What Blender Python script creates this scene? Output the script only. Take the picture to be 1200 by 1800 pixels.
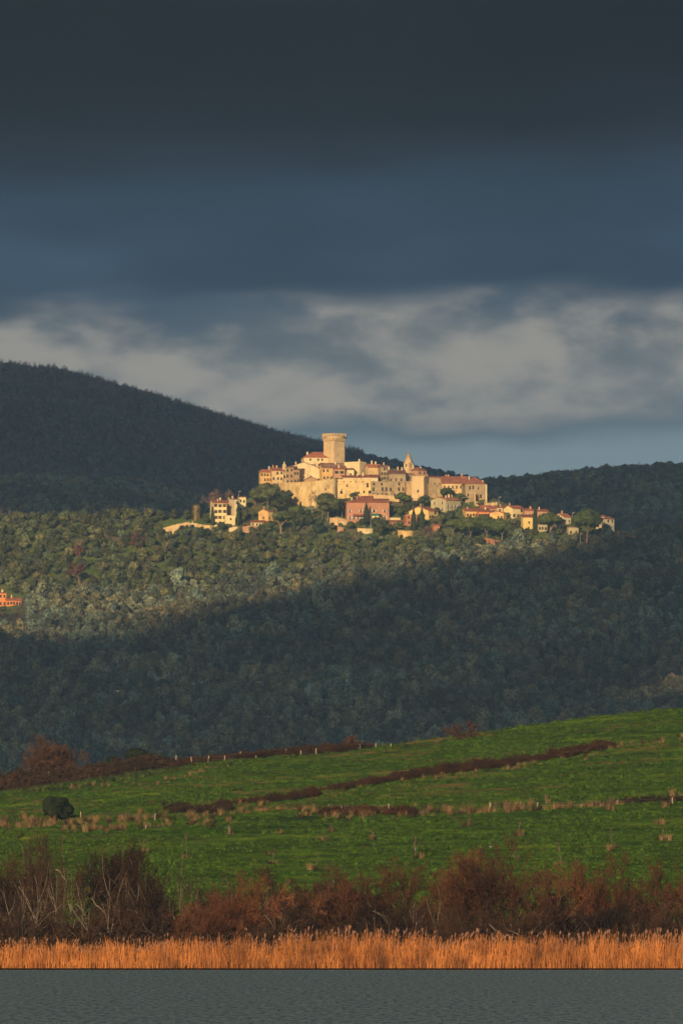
import bpy, math, random
import numpy as np
from mathutils import Vector, Matrix
import mathutils.noise as mn

for o in list(bpy.data.objects):
    bpy.data.objects.remove(o)
S = bpy.context.scene
COL = S.collection
rad = math.radians
RNG = np.random.default_rng(11)
random.seed(5)

# ------------------------------------------------------------------ camera
K = 6.9e-5            # radians per pixel of the 1200 x 1800 photograph
HZ = 1638.0           # row of the horizon
EYE = 3.0             # height of the camera over the lake
cam_d = bpy.data.cameras.new('camera')
cam_d.sensor_fit = 'HORIZONTAL'
cam_d.sensor_width = 36.0
cam_d.lens = 36.0 / (1200 * K)
cam_d.clip_start = 1.0
cam_d.clip_end = 60000.0
cam = bpy.data.objects.new('camera', cam_d)
COL.objects.link(cam)
cam.location = (0, 0, EYE)
cam.rotation_euler = (rad(90) + math.atan((HZ - 900) * K), 0, 0)
S.camera = cam

# ------------------------------------------------------------------ sun and sky
SUN_EL, SUN_AZ = 15.0, 17.0     # elevation; degrees to the left of straight behind the camera
sd = Vector((-math.sin(rad(SUN_AZ)) * math.cos(rad(SUN_EL)), -math.cos(rad(SUN_AZ)) * math.cos(rad(SUN_EL)), math.sin(rad(SUN_EL))))
sun_d = bpy.data.lights.new('sun', 'SUN')
sun_d.energy = 5.0
sun_d.angle = rad(0.6)
sun_d.color = (1.0, 0.70, 0.40)
sun = bpy.data.objects.new('sun', sun_d)
COL.objects.link(sun)
sun.rotation_euler = sd.to_track_quat('Z', 'Y').to_euler()
sun.location = (0, 0, 2000)

S.view_settings.view_transform = 'Standard'
S.view_settings.look = 'None'
S.view_settings.gamma = 1.0
S.view_settings.exposure = 0.12
S.view_settings.use_curve_mapping = False
S.render.engine = 'CYCLES'
S.cycles.use_denoising = True
try:
    S.cycles.denoiser = 'OPENIMAGEDENOISE'
except Exception:
    pass
S.cycles.max_bounces = 5
S.cycles.diffuse_bounces = 2
S.cycles.glossy_bounces = 2
S.cycles.transmission_bounces = 2
S.cycles.transparent_max_bounces = 4
S.cycles.volume_bounces = 0
S.cycles.caustics_reflective = False
S.cycles.caustics_refractive = False


class NT:
    """small helper to write node trees"""
    def __init__(self, tree):
        self.t = tree
        self.n = tree.nodes
        self.l = tree.links
    def node(self, typ, **kw):
        n = self.n.new(typ)
        for k, v in kw.items():
            setattr(n, k, v)
        return n
    def put(self, sock, v):
        if v is None:
            return
        if isinstance(v, bpy.types.NodeSocket):
            self.l.new(v, sock)
        else:
            sock.default_value = v
    def math(self, op, a, b=None, c=None, clamp=False):
        n = self.node('ShaderNodeMath', operation=op, use_clamp=clamp)
        for i, v in enumerate((a, b, c)):
            self.put(n.inputs[i], v)
        return n.outputs[0]
    def noise(self, vec, scale=1.0, detail=3.0, rough=0.55, dist=0.0):
        n = self.node('ShaderNodeTexNoise')
        self.put(n.inputs['Vector'], vec)
        n.inputs['Scale'].default_value = scale
        n.inputs['Detail'].default_value = detail
        n.inputs['Roughness'].default_value = rough
        n.inputs['Distortion'].default_value = dist
        return n.outputs['Fac']
    def ramp(self, fac, stops, interp='LINEAR'):
        n = self.node('ShaderNodeValToRGB')
        cr = n.color_ramp
        cr.interpolation = interp
        while len(cr.elements) > 1:
            cr.elements.remove(cr.elements[-1])
        for i, (p, c) in enumerate(stops):
            e = cr.elements[0] if i == 0 else cr.elements.new(p)
            e.position = p
            e.color = (*c, 1.0) if len(c) == 3 else c
        self.put(n.inputs[0], fac)
        return n.outputs[0]
    def mix(self, fac, a, b, blend='MIX'):
        n = self.node('ShaderNodeMix', data_type='RGBA', blend_type=blend)
        self.put(n.inputs[0], fac)
        for s, v in ((n.inputs[6], a), (n.inputs[7], b)):
            if isinstance(v, tuple) and len(v) == 3:
                v = (*v, 1.0)
            self.put(s, v)
        return n.outputs[2]
    def comb(self, x, y, z):
        n = self.node('ShaderNodeCombineXYZ')
        for i, v in enumerate((x, y, z)):
            self.put(n.inputs[i], v)
        return n.outputs[0]
    def sep(self, v):
        n = self.node('ShaderNodeSeparateXYZ')
        self.put(n.inputs[0], v)
        return n.outputs
    def smooth(self, v, a, b, to0=0.0, to1=1.0):
        n = self.node('ShaderNodeMapRange', interpolation_type='SMOOTHSTEP')
        self.put(n.inputs[0], v)
        n.inputs[1].default_value = a
        n.inputs[2].default_value = b
        n.inputs[3].default_value = to0
        n.inputs[4].default_value = to1
        return n.outputs[0]


def lin(r, g, b):
    f = lambda c: (c / 255 / 12.92) if c / 255 <= 0.04045 else ((c / 255 + 0.055) / 1.055) ** 2.4
    return (f(r), f(g), f(b))

world = bpy.data.worlds.new('World')
S.world = world
world.use_nodes = True
w = NT(world.node_tree)
w.n.clear()
wout = w.node('ShaderNodeOutputWorld')
sky = w.node('ShaderNodeTexSky', sky_type='NISHITA')
sky.sun_disc = False
sky.sun_elevation = rad(SUN_EL)
sky.sun_rotation = rad(180 + SUN_AZ)
sky.air_density = 1.0
sky.dust_density = 0.6
sky.ozone_density = 1.6
sky.altitude = 0
bg1 = w.node('ShaderNodeBackground')
w.l.new(sky.outputs[0], bg1.inputs[0])
bg1.inputs[1].default_value = 0.15
tc = w.node('ShaderNodeTexCoord')
dx, dy, dz = w.sep(tc.outputs['Generated'])
az = w.math('ARCTAN2', dx, dy)
# broad shapes of the cloud layer, wider than high
pa = w.comb(w.math('MULTIPLY', az, 34.0), w.math('MULTIPLY', dz, 130.0), 3.1)
n_big = w.noise(pa, 1.0, 3.0, 0.5, 0.3)
pb = w.comb(w.math('MULTIPLY', az, 62.0), w.math('MULTIPLY', dz, 125.0), 7.7)
n_mid = w.noise(pb, 1.0, 5.0, 0.50, 0.1)
n_fin = w.noise(w.comb(w.math('MULTIPLY', az, 170.0), w.math('MULTIPLY', dz, 330.0), 2.2), 1.0, 4.0, 0.55)
n_mid = w.math('ADD', w.math('MULTIPLY', n_mid, 0.84), w.math('MULTIPLY', n_fin, 0.16))
pc = w.comb(w.math('MULTIPLY', az, 14.0), w.math('MULTIPLY', dz, 60.0), 1.4)
n_wide = w.noise(pc, 1.0, 2.0, 0.5)
v = w.math('SUBTRACT', dz, w.math('MULTIPLY', az, 0.030))
v = w.math('ADD', v, w.math('MULTIPLY', w.math('SUBTRACT', n_big, 0.5), 0.0075))
v = w.math('ADD', v, w.math('MULTIPLY', w.math('SUBTRACT', n_mid, 0.5), 0.0022))
def e_(py):
    return (HZ - py) * K
R0, R1 = 0.0, 0.16
def stop(py, c):
    return ((e_(py) - R0) / (R1 - R0), lin(*c))
band = w.ramp(w.math('DIVIDE', v, R1), [
    stop(1638, (140, 158, 163)), stop(860, (133, 152, 158)), stop(800, (129, 149, 156)), stop(755, (96, 113, 122)),
    stop(725, (114, 123, 127)), stop(660, (120, 127, 129)), stop(598, (109, 117, 121)), stop(548, (82, 97, 110)),
    stop(498, (52, 71, 89)), stop(430, (55, 76, 96)), stop(340, (51, 71, 89)), stop(275, (39, 49, 62)),
    stop(225, (26, 31, 39)), stop(130, (15, 16, 21)), stop(0, (14, 15, 19)), stop(-300, (38, 44, 53)), stop(-640, (44, 50, 60))])
# pale cumulus heads inside the light band
inb = w.math('MULTIPLY', w.smooth(v, e_(765), e_(715)), w.smooth(v, e_(505), e_(560)))
pl = w.math('MULTIPLY', inb, w.smooth(n_mid, 0.43, 0.63))
c1 = w.mix(w.math('MULTIPLY', pl, 0.9), band, lin(168, 163, 153))
dk = w.math('MULTIPLY', inb, w.smooth(n_mid, 0.48, 0.34))
c2 = w.mix(w.math('MULTIPLY', dk, 0.42), c1, lin(72, 87, 102))
# slow light and dark drift in the dark deck above
up = w.smooth(v, e_(560), e_(500))
drift = w.smooth(n_wide, 0.3, 0.7, 0.74, 1.26)
drift = w.math('MULTIPLY', drift, w.smooth(n_mid, 0.3, 0.7, 0.90, 1.10))
drift = w.math('ADD', w.math('MULTIPLY', w.math('SUBTRACT', drift, 1.0), up), 1.0)
c3 = w.mix(1.0, c2, w.comb(drift, drift, drift), 'MULTIPLY')
bg2 = w.node('ShaderNodeBackground')
w.l.new(c3, bg2.inputs[0])
bg2.inputs[1].default_value = 0.86
# the storm bank fills the sky ahead and overhead; towards the sun the sky is open
cn = w.noise(tc.outputs['Generated'], 2.2, 4.0, 0.55)
cover = w.math('ADD', dy, w.math('MULTIPLY', w.math('SUBTRACT', cn, 0.5), 1.0))
cover = w.smooth(cover, -0.25, 0.25)
mixs = w.node('ShaderNodeMixShader')
w.l.new(cover, mixs.inputs[0])
w.l.new(bg1.outputs[0], mixs.inputs[1])
w.l.new(bg2.outputs[0], mixs.inputs[2])
w.l.new(mixs.outputs[0], wout.inputs[0])


# ------------------------------------------------------------------ helpers
def P(px, py, d):
    return Vector(((px - 600) * K * d, d, EYE + (HZ - py) * K * d))

def tag(o, label=None, cat=None, group=None, kind=None):
    if label: o['label'] = label
    if cat: o['category'] = cat
    if group: o['group'] = group
    if kind: o['kind'] = kind
    return o

def link(o, parent=None):
    COL.objects.link(o)
    if parent is not None:
        o.parent = parent
    return o

def empty(name, loc=(0, 0, 0), rz=0.0):
    o = bpy.data.objects.new(name, None)
    o.location = loc
    o.rotation_euler = (0, 0, rz)
    o.empty_display_size = 0.5
    return link(o)

class MB:
    """collects faces and links them as one mesh object"""
    def __init__(self):
        self.v, self.f, self.m, self.n = [], [], [], 0
    def add(self, v, f, m=0):
        v = np.asarray(v, float).reshape(-1, 3)
        f = np.asarray(f, int)
        if len(v) == 0 or len(f) == 0:
            return self
        self.v.append(v)
        self.f.append(f + self.n)
        self.m.append(np.full(len(f), m, int) if np.isscalar(m) else np.asarray(m, int))
        self.n += len(v)
        return self
    def box(self, x0, x1, y0, y1, z0, z1, m=0):
        v = [(x, y, z) for z in (z0, z1) for y in (y0, y1) for x in (x0, x1)]
        f = [(0, 2, 3, 1), (4, 5, 7, 6), (0, 1, 5, 4), (1, 3, 7, 5), (3, 2, 6, 7), (2, 0, 4, 6)]
        return self.add(v, f, m)
    def mesh(self, name, mats, smooth=False):
        me = bpy.data.meshes.new(name)
        if self.v:
            v = np.concatenate(self.v)
            me.vertices.add(len(v))
            me.vertices.foreach_set('co', v.astype(np.float32).ravel())
            loops = np.concatenate([f.ravel() for f in self.f])
            tot = np.concatenate([np.full(len(f), f.shape[1], int) for f in self.f])
            st = np.concatenate([[0], np.cumsum(tot)[:-1]])
            me.loops.add(len(loops))
            me.loops.foreach_set('vertex_index', loops.astype(np.int32))
            me.polygons.add(len(tot))
            me.polygons.foreach_set('loop_start', st.astype(np.int32))
            me.polygons.foreach_set('material_index', np.concatenate(self.m).astype(np.int32))
            if smooth:
                me.polygons.foreach_set('use_smooth', np.ones(len(tot), bool))
            me.update(calc_edges=True)
            me.validate()
        for m in (mats if isinstance(mats, (list, tuple)) else [mats]):
            me.materials.append(m)
        return me
    def obj(self, name, mats, parent=None, smooth=False):
        return link(bpy.data.objects.new(name, self.mesh(name, mats, smooth)), parent)

def mat(name, ca, cb, scale=1.0, rough=0.9, detail=5.0, bump=0.0, bscale=None, big=None, rnd=0.0, stretch=None, dirt_shade=None, spec=0.2, wave=None, patch=None):
    """two-tone mottled surface; big = (scale, amount), rnd = spread of tone between copies, dirt = (colour, scale, amount)"""
    m = bpy.data.materials.new(name)
    m.use_nodes = True
    t = NT(m.node_tree)
    bs = t.n['Principled BSDF']
    co = t.node('ShaderNodeTexCoord').outputs['Object']
    if stretch:
        mp = t.node('ShaderNodeMapping')
        t.l.new(co, mp.inputs[0])
        mp.inputs['Scale'].default_value = stretch
        cs = mp.outputs[0]
    else:
        cs = co
    nz = t.noise(cs, scale, detail, 0.6)
    c = t.ramp(nz, [(0.32, ca), (0.68, cb)])
    if big:
        k = t.smooth(t.noise(co, big[0], 2.0, 0.5), 0.3, 0.7, 1 - big[1], 1 + big[1])
        c = t.mix(1.0, c, t.comb(k, k, k), 'MULTIPLY')
    if patch:      # kinds of tree mix in patches across the country
        wp = t.node('ShaderNodeNewGeometry').outputs['Position']
        k = t.smooth(t.noise(wp, patch[0], 4.0, 0.6), 0.35, 0.65, 1 - patch[1], 1 + patch[1])
        k2 = t.smooth(t.noise(wp, patch[0] * 2.3, 2.0, 0.5), 0.35, 0.65, 0.86, 1.14)
        c = t.mix(1.0, c, t.comb(t.math('MULTIPLY', k, k2), k, t.math('DIVIDE', k, k2)), 'MULTIPLY')
    if dirt_shade:
        k = t.smooth(t.noise(cs, dirt_shade[1], 6.0, 0.65), 0.5, 0.68, 0.0, dirt_shade[2])
        c = t.mix(k, c, dirt_shade[0])
    if rnd:
        oi = t.node('ShaderNodeObjectInfo').outputs['Random']
        k = t.smooth(oi, 0, 1, 1 - rnd, 1 + rnd)
        k2 = t.math('FRACT', t.math('MULTIPLY', oi, 7.31))
        k3 = t.smooth(k2, 0, 1, 1 - rnd * 0.22, 1 + rnd * 0.22)
        c = t.mix(1.0, c, t.comb(t.math('MULTIPLY', k, k3), k, t.math('DIVIDE', k, k3)), 'MULTIPLY')
    t.put(bs.inputs['Base Color'], c)
    bs.inputs['Roughness'].default_value = rough
    bs.inputs['Specular IOR Level'].default_value = spec
    if bump or wave:
        b = t.node('ShaderNodeBump')
        b.inputs['Strength'].default_value = 1.0
        b.inputs['Distance'].default_value = bump
        h = t.noise(cs, bscale or scale * 2, 5.0, 0.65)
        if wave:
            wv = t.node('ShaderNodeTexWave', wave_type='BANDS', bands_direction=wave[1])
            t.l.new(co, wv.inputs[0])
            wv.inputs['Scale'].default_value = wave[0]
            wv.inputs['Distortion'].default_value = 1.0
            h = t.math('ADD', h, wv.outputs['Fac'])
        t.l.new(h, b.inputs['Height'])
        t.l.new(b.outputs[0], bs.inputs['Normal'])
    return m

M = {}
M['leaf_oak'] = mat('oak_foliage', (0.030, 0.040, 0.014), (0.105, 0.120, 0.045), 0.7, rnd=0.35)
M['leaf_olive'] = mat('olive_foliage', (0.024, 0.036, 0.015), (0.155, 0.165, 0.070), 3.0, detail=7, rnd=0.45, patch=(0.02, 0.22))
M['leaf_wood'] = mat('woodland_foliage', (0.022, 0.032, 0.018), (0.185, 0.200, 0.120), 3.2, detail=7, rnd=0.46, patch=(0.013, 0.34))
M['leaf_mount'] = mat('mountain_foliage', (0.028, 0.034, 0.028), (0.115, 0.120, 0.100), 3.0, rnd=0.34, patch=(0.006, 0.30))
M['leaf_should'] = mat('shoulder_foliage', (0.040, 0.050, 0.035), (0.20, 0.21, 0.15), 3.0, rnd=0.4, patch=(0.01, 0.25))
M['leaf_dark'] = mat('very_dark_evergreen', (0.004, 0.008, 0.002), (0.018, 0.026, 0.007), 1.2)
M['twig_brown'] = mat('brown_twigs', (0.050, 0.026, 0.014), (0.150, 0.072, 0.036), 0.5, rnd=0.2)
M['leaf_pine'] = mat('pine_needles', (0.035, 0.055, 0.012), (0.110, 0.135, 0.035), 0.8, rnd=0.15)
M['leaf_cypress'] = mat('cypress_foliage', (0.020, 0.032, 0.012), (0.055, 0.075, 0.026), 1.0, rnd=0.15)
M['leaf_lime'] = mat('fresh_foliage', (0.04, 0.06, 0.014), (0.12, 0.145, 0.035), 0.8, rnd=0.15)
M['leaf_ivy'] = mat('ivy_leaves', (0.05, 0.055, 0.012), (0.15, 0.14, 0.035), 0.9)
M['bark'] = mat('grey_bark', (0.09, 0.07, 0.05), (0.22, 0.18, 0.13), 2.0)
M['bark_pine'] = mat('pine_bark', (0.16, 0.10, 0.065), (0.34, 0.23, 0.15), 2.0)
M['bark_pale'] = mat('pale_dead_bark', (0.10, 0.08, 0.055), (0.30, 0.245, 0.18), 1.0)
M['twig_red'] = mat('reddish_twigs', (0.036, 0.015, 0.007), (0.165, 0.064, 0.026), 0.35, rnd=0.3, big=(0.12, 0.35))
M['twig_dark'] = mat('dark_brown_twigs', (0.016, 0.009, 0.005), (0.074, 0.036, 0.017), 0.35, rnd=0.35)
M['twig_far'] = mat('bare_grey_twigs', (0.065, 0.058, 0.050), (0.17, 0.150, 0.128), 0.1, rnd=0.40)
M['twig_tan'] = mat('tan_twigs', (0.14, 0.085, 0.05), (0.30, 0.19, 0.12), 0.5, rnd=0.25)
M['twig_rust'] = mat('rusty_twigs', (0.10, 0.045, 0.03), (0.22, 0.10, 0.065), 0.5, rnd=0.15)
M['reed'] = mat('dry_reed_stems', (0.24, 0.078, 0.018), (0.62, 0.235, 0.056), 0.5, rough=0.7, big=(0.07, 0.22), stretch=(1.6, 1.6, 0.5), dirt_shade=((0.09, 0.036, 0.014), 0.30, 0.85))  # dark patches painted in for the shaded gaps between the reeds
M['reed_plume'] = mat('reed_plumes', (0.16, 0.075, 0.045), (0.36, 0.20, 0.13), 2.0)
M['straw'] = mat('dry_straw', (0.10, 0.062, 0.025), (0.26, 0.175, 0.075), 0.5, rnd=0.35)
M['bramble'] = mat('bramble_leaves', (0.014, 0.010, 0.004), (0.068, 0.034, 0.014), 0.4, rnd=0.4)
M['weed'] = mat('green_weeds', (0.03, 0.05, 0.008), (0.09, 0.13, 0.025), 0.6, rnd=0.35)
M['grass'] = mat('meadow_grass_blades', (0.022, 0.052, 0.004), (0.080, 0.152, 0.011), 0.15, rnd=0.35)

# ------------------------------------------------------------------ the lie of the land
def ip(x, tab):
    xs = [t[0] for t in tab]; ys = [t[1] for t in tab]
    return np.interp(x, xs, ys)

def waves(X, Y, size, seed, n=7):
    r = np.random.default_rng(seed)
    out = 0
    for i in range(n):
        a = r.uniform(0, 2 * math.pi); s = size * r.uniform(0.55, 1.8); ph = r.uniform(0, 6.28)
        out = out + np.sin((X * math.cos(a) + Y * math.sin(a)) * 2 * math.pi / s + ph)
    return out / math.sqrt(n)

CREST = [(-700, 1465), (-300, 1420), (0, 1388), (150, 1372), (300, 1347), (480, 1330), (650, 1315), (800, 1298), (1000, 1272), (1200, 1248), (1500, 1215), (1900, 1180)]
YC = 1250.0
def z_field(X, Y):
    X = np.asarray(X, float); Y = np.asarray(Y, float)
    px = 600 + X / (K * YC)
    zc = EYE + (HZ - ip(px, CREST)) * K * YC
    t = np.clip((Y - 690) / (YC - 690), 0, 1)
    z = 1.0 + (zc - 1.0) * t ** 1.05
    z = z - np.clip((690 - Y) / 36, 0, 1) * 0.9
    over = np.clip(Y - YC, 0, None)
    z = z - over * 0.09 - np.clip(over / 80, 0, 1) ** 2 * 6
    und = 0.16 * waves(X, Y * 1.6, 34, 3) + 0.07 * waves(X * 0.35, Y, 9, 4) + 0.05 * waves(X, Y, 5, 5) + 0.24 * waves(X * 0.10 + 0.3 * Y, Y, 17, 6, 4)
    return z + und * np.clip((Y - 700) / 60, 0, 1)

BX = [(-700, 1130), (-300, 1105), (0, 1085), (200, 1062), (400, 1036), (600, 1014), (750, 1000), (900, 976), (1050, 958), (1200, 953), (1600, 946), (2000, 940)]
CX = [(-700, 925), (0, 915), (150, 916), (280, 908), (360, 902), (400, 893), (450, 868), (500, 852), (560, 824), (610, 818), (690, 822), (750, 834), (800, 848), (850, 868), (900, 888), (950, 903), (1000, 914), (1080, 930), (1150, 944), (1250, 948), (1600, 942), (2000, 938)]
D0, D1 = 3300.0, 4150.0
def z_main(X, Y):
    X = np.asarray(X, float); Y = np.asarray(Y, float)
    px = 600 + X / (K * Y)
    B = ip(px, BX); C = np.minimum(ip(px, CX), B - 3)
    dc = D1 + (B - C) * 1.1
    s = np.clip((Y - D0) / (D1 - D0), 0, 1)
    py = 1385 + (B - 1385) * s
    py = np.where(Y > D1, B - (Y - D1) / 1.1, py)
    Ye = np.minimum(Y, dc)
    py = np.maximum(py, C)
    z = EYE + (HZ - py) * K * Ye
    z3 = EYE + (HZ - 1385) * K * D0
    zn = 14 + (z3 - 14) * np.clip((Y - 1900) / (D0 - 1900), 0, 1)
    z = np.where(Y < D0, zn, z)
    und = 5.5 * waves(X, Y, 260, 21) + 3.4 * waves(X * 1.2, Y, 110, 22) + 0.8 * waves(X, Y, 45, 23)
    z = z + und * np.clip((Y - 2600) / 500, 0, 1) * np.clip((D1 + 20 - Y) / 110, 0, 1)
    over = np.clip(Y - dc - 45, 0, None)
    return np.maximum(z - over * 0.3, 60 * np.clip((Y - 2500) / 800, 0.2, 1))

def ground_d(px, py):
    """distance at which the town hill shows at this row"""
    return D1 + (float(ip(px, BX)) - py) * 1.1

def field_d(px, py):
    px = np.asarray(px, float); py = np.asarray(py, float)
    lo = np.full(px.shape, 650.0); hi = np.full(px.shape, YC)
    for _ in range(22):
        m = (lo + hi) / 2
        below = HZ - (z_field((px - 600) * K * m, m) - EYE) / (K * m) > py
        lo = np.where(below, m, lo); hi = np.where(below, hi, m)
    r = (lo + hi) / 2
    return float(r) if r.ndim == 0 else r

def z_ridge(X, Y, prof, Yr, Y0, z0, seed, amp):
    X = np.asarray(X, float); Y = np.asarray(Y, float)
    px = 600 + X / (K * np.maximum(Y, Y0))
    zr = EYE + (HZ - ip(px, prof)) * K * Yr
    t = np.clip((Y - Y0) / (Yr - Y0), 0, 1)
    z = z0 + (zr - z0) * np.sin(t * math.pi / 2) ** 0.9
    z = z + amp * (waves(X, Y, 330, seed) + 0.5 * waves(X, Y, 140, seed + 1)) * np.sin(t * math.pi) ** 0.8
    z = np.minimum(z, EYE + (zr - EYE) * Y / Yr - (Yr - Y) * 0.002)
    return z - np.clip(Y - Yr, 0, None) * 0.45

MOUNT = [(-900, 690), (-300, 638), (0, 652), (100, 661), (200, 688), (300, 718), (400, 748), (500, 778), (560, 791), (620, 807), (700, 824), (780, 841), (860, 860), (960, 905), (1400, 990), (2000, 1010)]
RIGHT = [(-800, 1010), (600, 960), (700, 925), (780, 884), (830, 862), (870, 860), (920, 855), (980, 849), (1050, 840), (1120, 835), (1200, 833), (1400, 825), (2000, 800)]
SHOULDER = [(-900, 858), (-200, 852), (0, 855), (150, 850), (230, 856), (320, 876), (420, 905), (520, 940), (700, 1000), (2000, 1100)]
f_mount = lambda X, Y: z_ridge(X, Y, MOUNT, 6900.0, 5700.0, 90.0, 41, 9.0)
f_right = lambda X, Y: z_ridge(X, Y, RIGHT, 5900.0, 5050.0, 90.0, 51, 6.0)
f_should = lambda X, Y: z_ridge(X, Y, SHOULDER, 5450.0, 4850.0, 100.0, 61, 5.0)

def sheet(name, f, rows, p0, p1, ncol, m, dz=0.0):
    mb = MB()
    cols = np.linspace(p0, p1, ncol)
    Y = np.repeat(np.asarray(rows, float)[:, None], ncol, 1)
    X = (cols[None, :] - 600) * K * Y
    Z = f(X, Y) + dz
    nr = len(rows)
    idx = np.arange(nr * ncol).reshape(nr, ncol)
    q = np.stack([idx[:-1, :-1], idx[:-1, 1:], idx[1:, 1:], idx[1:, :-1]], -1).reshape(-1, 4)
    mb.add(np.stack([X, Y, Z], -1), q)
    return tag(mb.obj(name, m, smooth=True), kind='structure')

# materials of the ground
M['soil'] = mat('woodland_soil', (0.030, 0.028, 0.018), (0.075, 0.068, 0.045), 0.05, big=(0.01, 0.3))
M['hill_soil'] = mat('hill_grass_and_soil', (0.065, 0.105, 0.018), (0.13, 0.175, 0.035), 0.12, detail=6, dirt_shade=((0.17, 0.13, 0.07), 0.03, 0.85))
M['flat'] = mat('plain_soil', (0.05, 0.05, 0.03), (0.10, 0.09, 0.06), 0.02)

def field_material():
    m = bpy.data.materials.new('meadow')
    m.use_nodes = True
    t = NT(m.node_tree)
    bs = t.n['Principled BSDF']
    co = t.node('ShaderNodeTexCoord').outputs['Object']
    x, y, z = t.sep(co)
    st = t.comb(t.math('MULTIPLY', x, 0.06), t.math('MULTIPLY', t.math('ADD', y, t.math('MULTIPLY', x, 0.8)), 0.075), z)
    a = t.noise(st, 1.0, 6.0, 0.62)
    c = t.ramp(a, [(0.34, (0.017, 0.044, 0.002)), (0.50, (0.052, 0.120, 0.004)), (0.66, (0.145, 0.222, 0.010))])
    f = t.noise(co, 1.6, 4.0, 0.7)
    k = t.smooth(f, 0.25, 0.75, 0.55, 1.35)
    c = t.mix(1.0, c, t.comb(k, k, k), 'MULTIPLY')
    # worn, dry patches: mostly on the upper meadow
    d = t.noise(t.comb(t.math('MULTIPLY', x, 0.045), t.math('MULTIPLY', t.math('ADD', y, t.math('MULTIPLY', x, 1.1)), 0.020), 0.0), 1.0, 6.0, 0.7)
    hi = t.smooth(y, 930, 1120, 0.15, 1.0)
    k = t.math('MULTIPLY', t.smooth(d, 0.47, 0.62), hi)
    c = t.mix(k, c, (0.17, 0.125, 0.035))
    d2 = t.noise(t.comb(t.math('MULTIPLY', x, 0.35), t.math('MULTIPLY', y, 0.12), 4.0), 1.0, 5.0, 0.7)
    c = t.mix(t.smooth(d2, 0.56, 0.70, 0.0, 0.65), c, (0.14, 0.10, 0.04))
    # bare mud at the lake shore
    sh = t.smooth(y, 720, 690)
    c = t.mix(sh, c, (0.055, 0.032, 0.016))
    t.put(bs.inputs['Base Color'], c)
    bs.inputs['Roughness'].default_value = 0.95
    bs.inputs['Specular IOR Level'].default_value = 0.1
    b = t.node('ShaderNodeBump')
    b.inputs['Distance'].default_value = 0.5
    t.l.new(t.noise(co, 0.9, 6.0, 0.7), b.inputs['Height'])
    t.l.new(b.outputs[0], bs.inputs['Normal'])
    return m

def water_material():
    m = bpy.data.materials.new('lake_water')
    m.use_nodes = True
    t = NT(m.node_tree)
    bs = t.n['Principled BSDF']
    bs.inputs['Base Color'].default_value = (0.064, 0.102, 0.112, 1)
    bs.inputs['Roughness'].default_value = 0.03
    bs.inputs['IOR'].default_value = 1.33
    co = t.node('ShaderNodeTexCoord').outputs['Object']
    x, y, z = t.sep(co)
    s1 = t.comb(t.math('MULTIPLY', x, 3.6), t.math('MULTIPLY', y, 0.30), 0.0)
    s2 = t.comb(t.math('MULTIPLY', x, 0.5), t.math('MULTIPLY', y, 0.09), 2.0)
    h1 = t.noise(s1, 1.0, 4.0, 0.65)
    h2 = t.noise(s2, 1.0, 3.0, 0.6)
    # slope of the wavelets towards the camera, read as a tilt of the normal
    slope = t.math('MULTIPLY', t.math('SUBTRACT', h1, 0.5), 2.8)
    slope = t.math('ADD', slope, t.math('MULTIPLY', t.math('SUBTRACT', h2, 0.5), 0.20))
    sx = t.math('MULTIPLY', t.math('SUBTRACT', t.noise(s1, 1.7, 2.0, 0.5), 0.5), 0.35)
    nrm = t.comb(sx, t.math('MINIMUM', t.math('SUBTRACT', slope, 0.24), -0.07), 1.0)
    vn = t.node('ShaderNodeVectorMath', operation='NORMALIZE')
    t.l.new(nrm, vn.inputs[0])
    t.l.new(vn.outputs[0], bs.inputs['Normal'])
    return m

M['field'] = field_material()
M['water'] = water_material()

mb = MB(); mb.add([(-9000, -5000, -1.2), (9000, -5000, -1.2), (9000, 9500, -1.2), (-9000, 9500, -1.2)], [(0, 1, 2, 3)])
tag(mb.obj('ground', M['flat']), kind='structure')
mb = MB(); mb.add([(-2500, -1500, 0), (2500, -1500, 0), (2500, 655, 0), (-2500, 655, 0)], [(0, 1, 2, 3)])
tag(mb.obj('lake_water', M['water']), kind='structure')
rows = np.concatenate([np.arange(646, 700, 2.0), np.arange(700, 1262, 1.0), np.arange(1262, 1460, 12.0)])
sheet('meadow', z_field, rows, -560, 1760, 300, M['field'])
rows = np.concatenate([np.arange(1400, 3000, 80.0), np.arange(3000, 4480, 7.0), np.arange(4480, 5300, 30.0)])
def z_lit(X, Y): return z_main(X, Y)
sheet('wooded_slope', z_lit, rows[rows <= 4148], -900, 2100, 240, M['soil'])
sheet('town_hill', z_lit, rows[rows >= 4140], -900, 2100, 240, M['hill_soil'], 0.02)
sheet('shoulder_hill', f_should, np.arange(4850, 5900, 25.0), -900, 900, 120, M['soil'])
sheet('mountain', f_mount, np.arange(5700, 7700, 30.0), -1100, 1500, 160, M['soil'])
sheet('east_hill', f_right, np.arange(5050, 6600, 25.0), 500, 2100, 120, M['soil'])

# ------------------------------------------------------------------ growing things
def ico(sub):
    import bmesh
    bm = bmesh.new()
    bmesh.ops.create_icosphere(bm, subdivisions=sub, radius=1.0)
    v = np.array([x.co[:] for x in bm.verts]); f = np.array([[q.index for q in p.verts] for p in bm.faces])
    bm.free()
    return v, f
ICO1, ICO2, ICO3 = ico(1), ico(2), ico(3)

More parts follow.
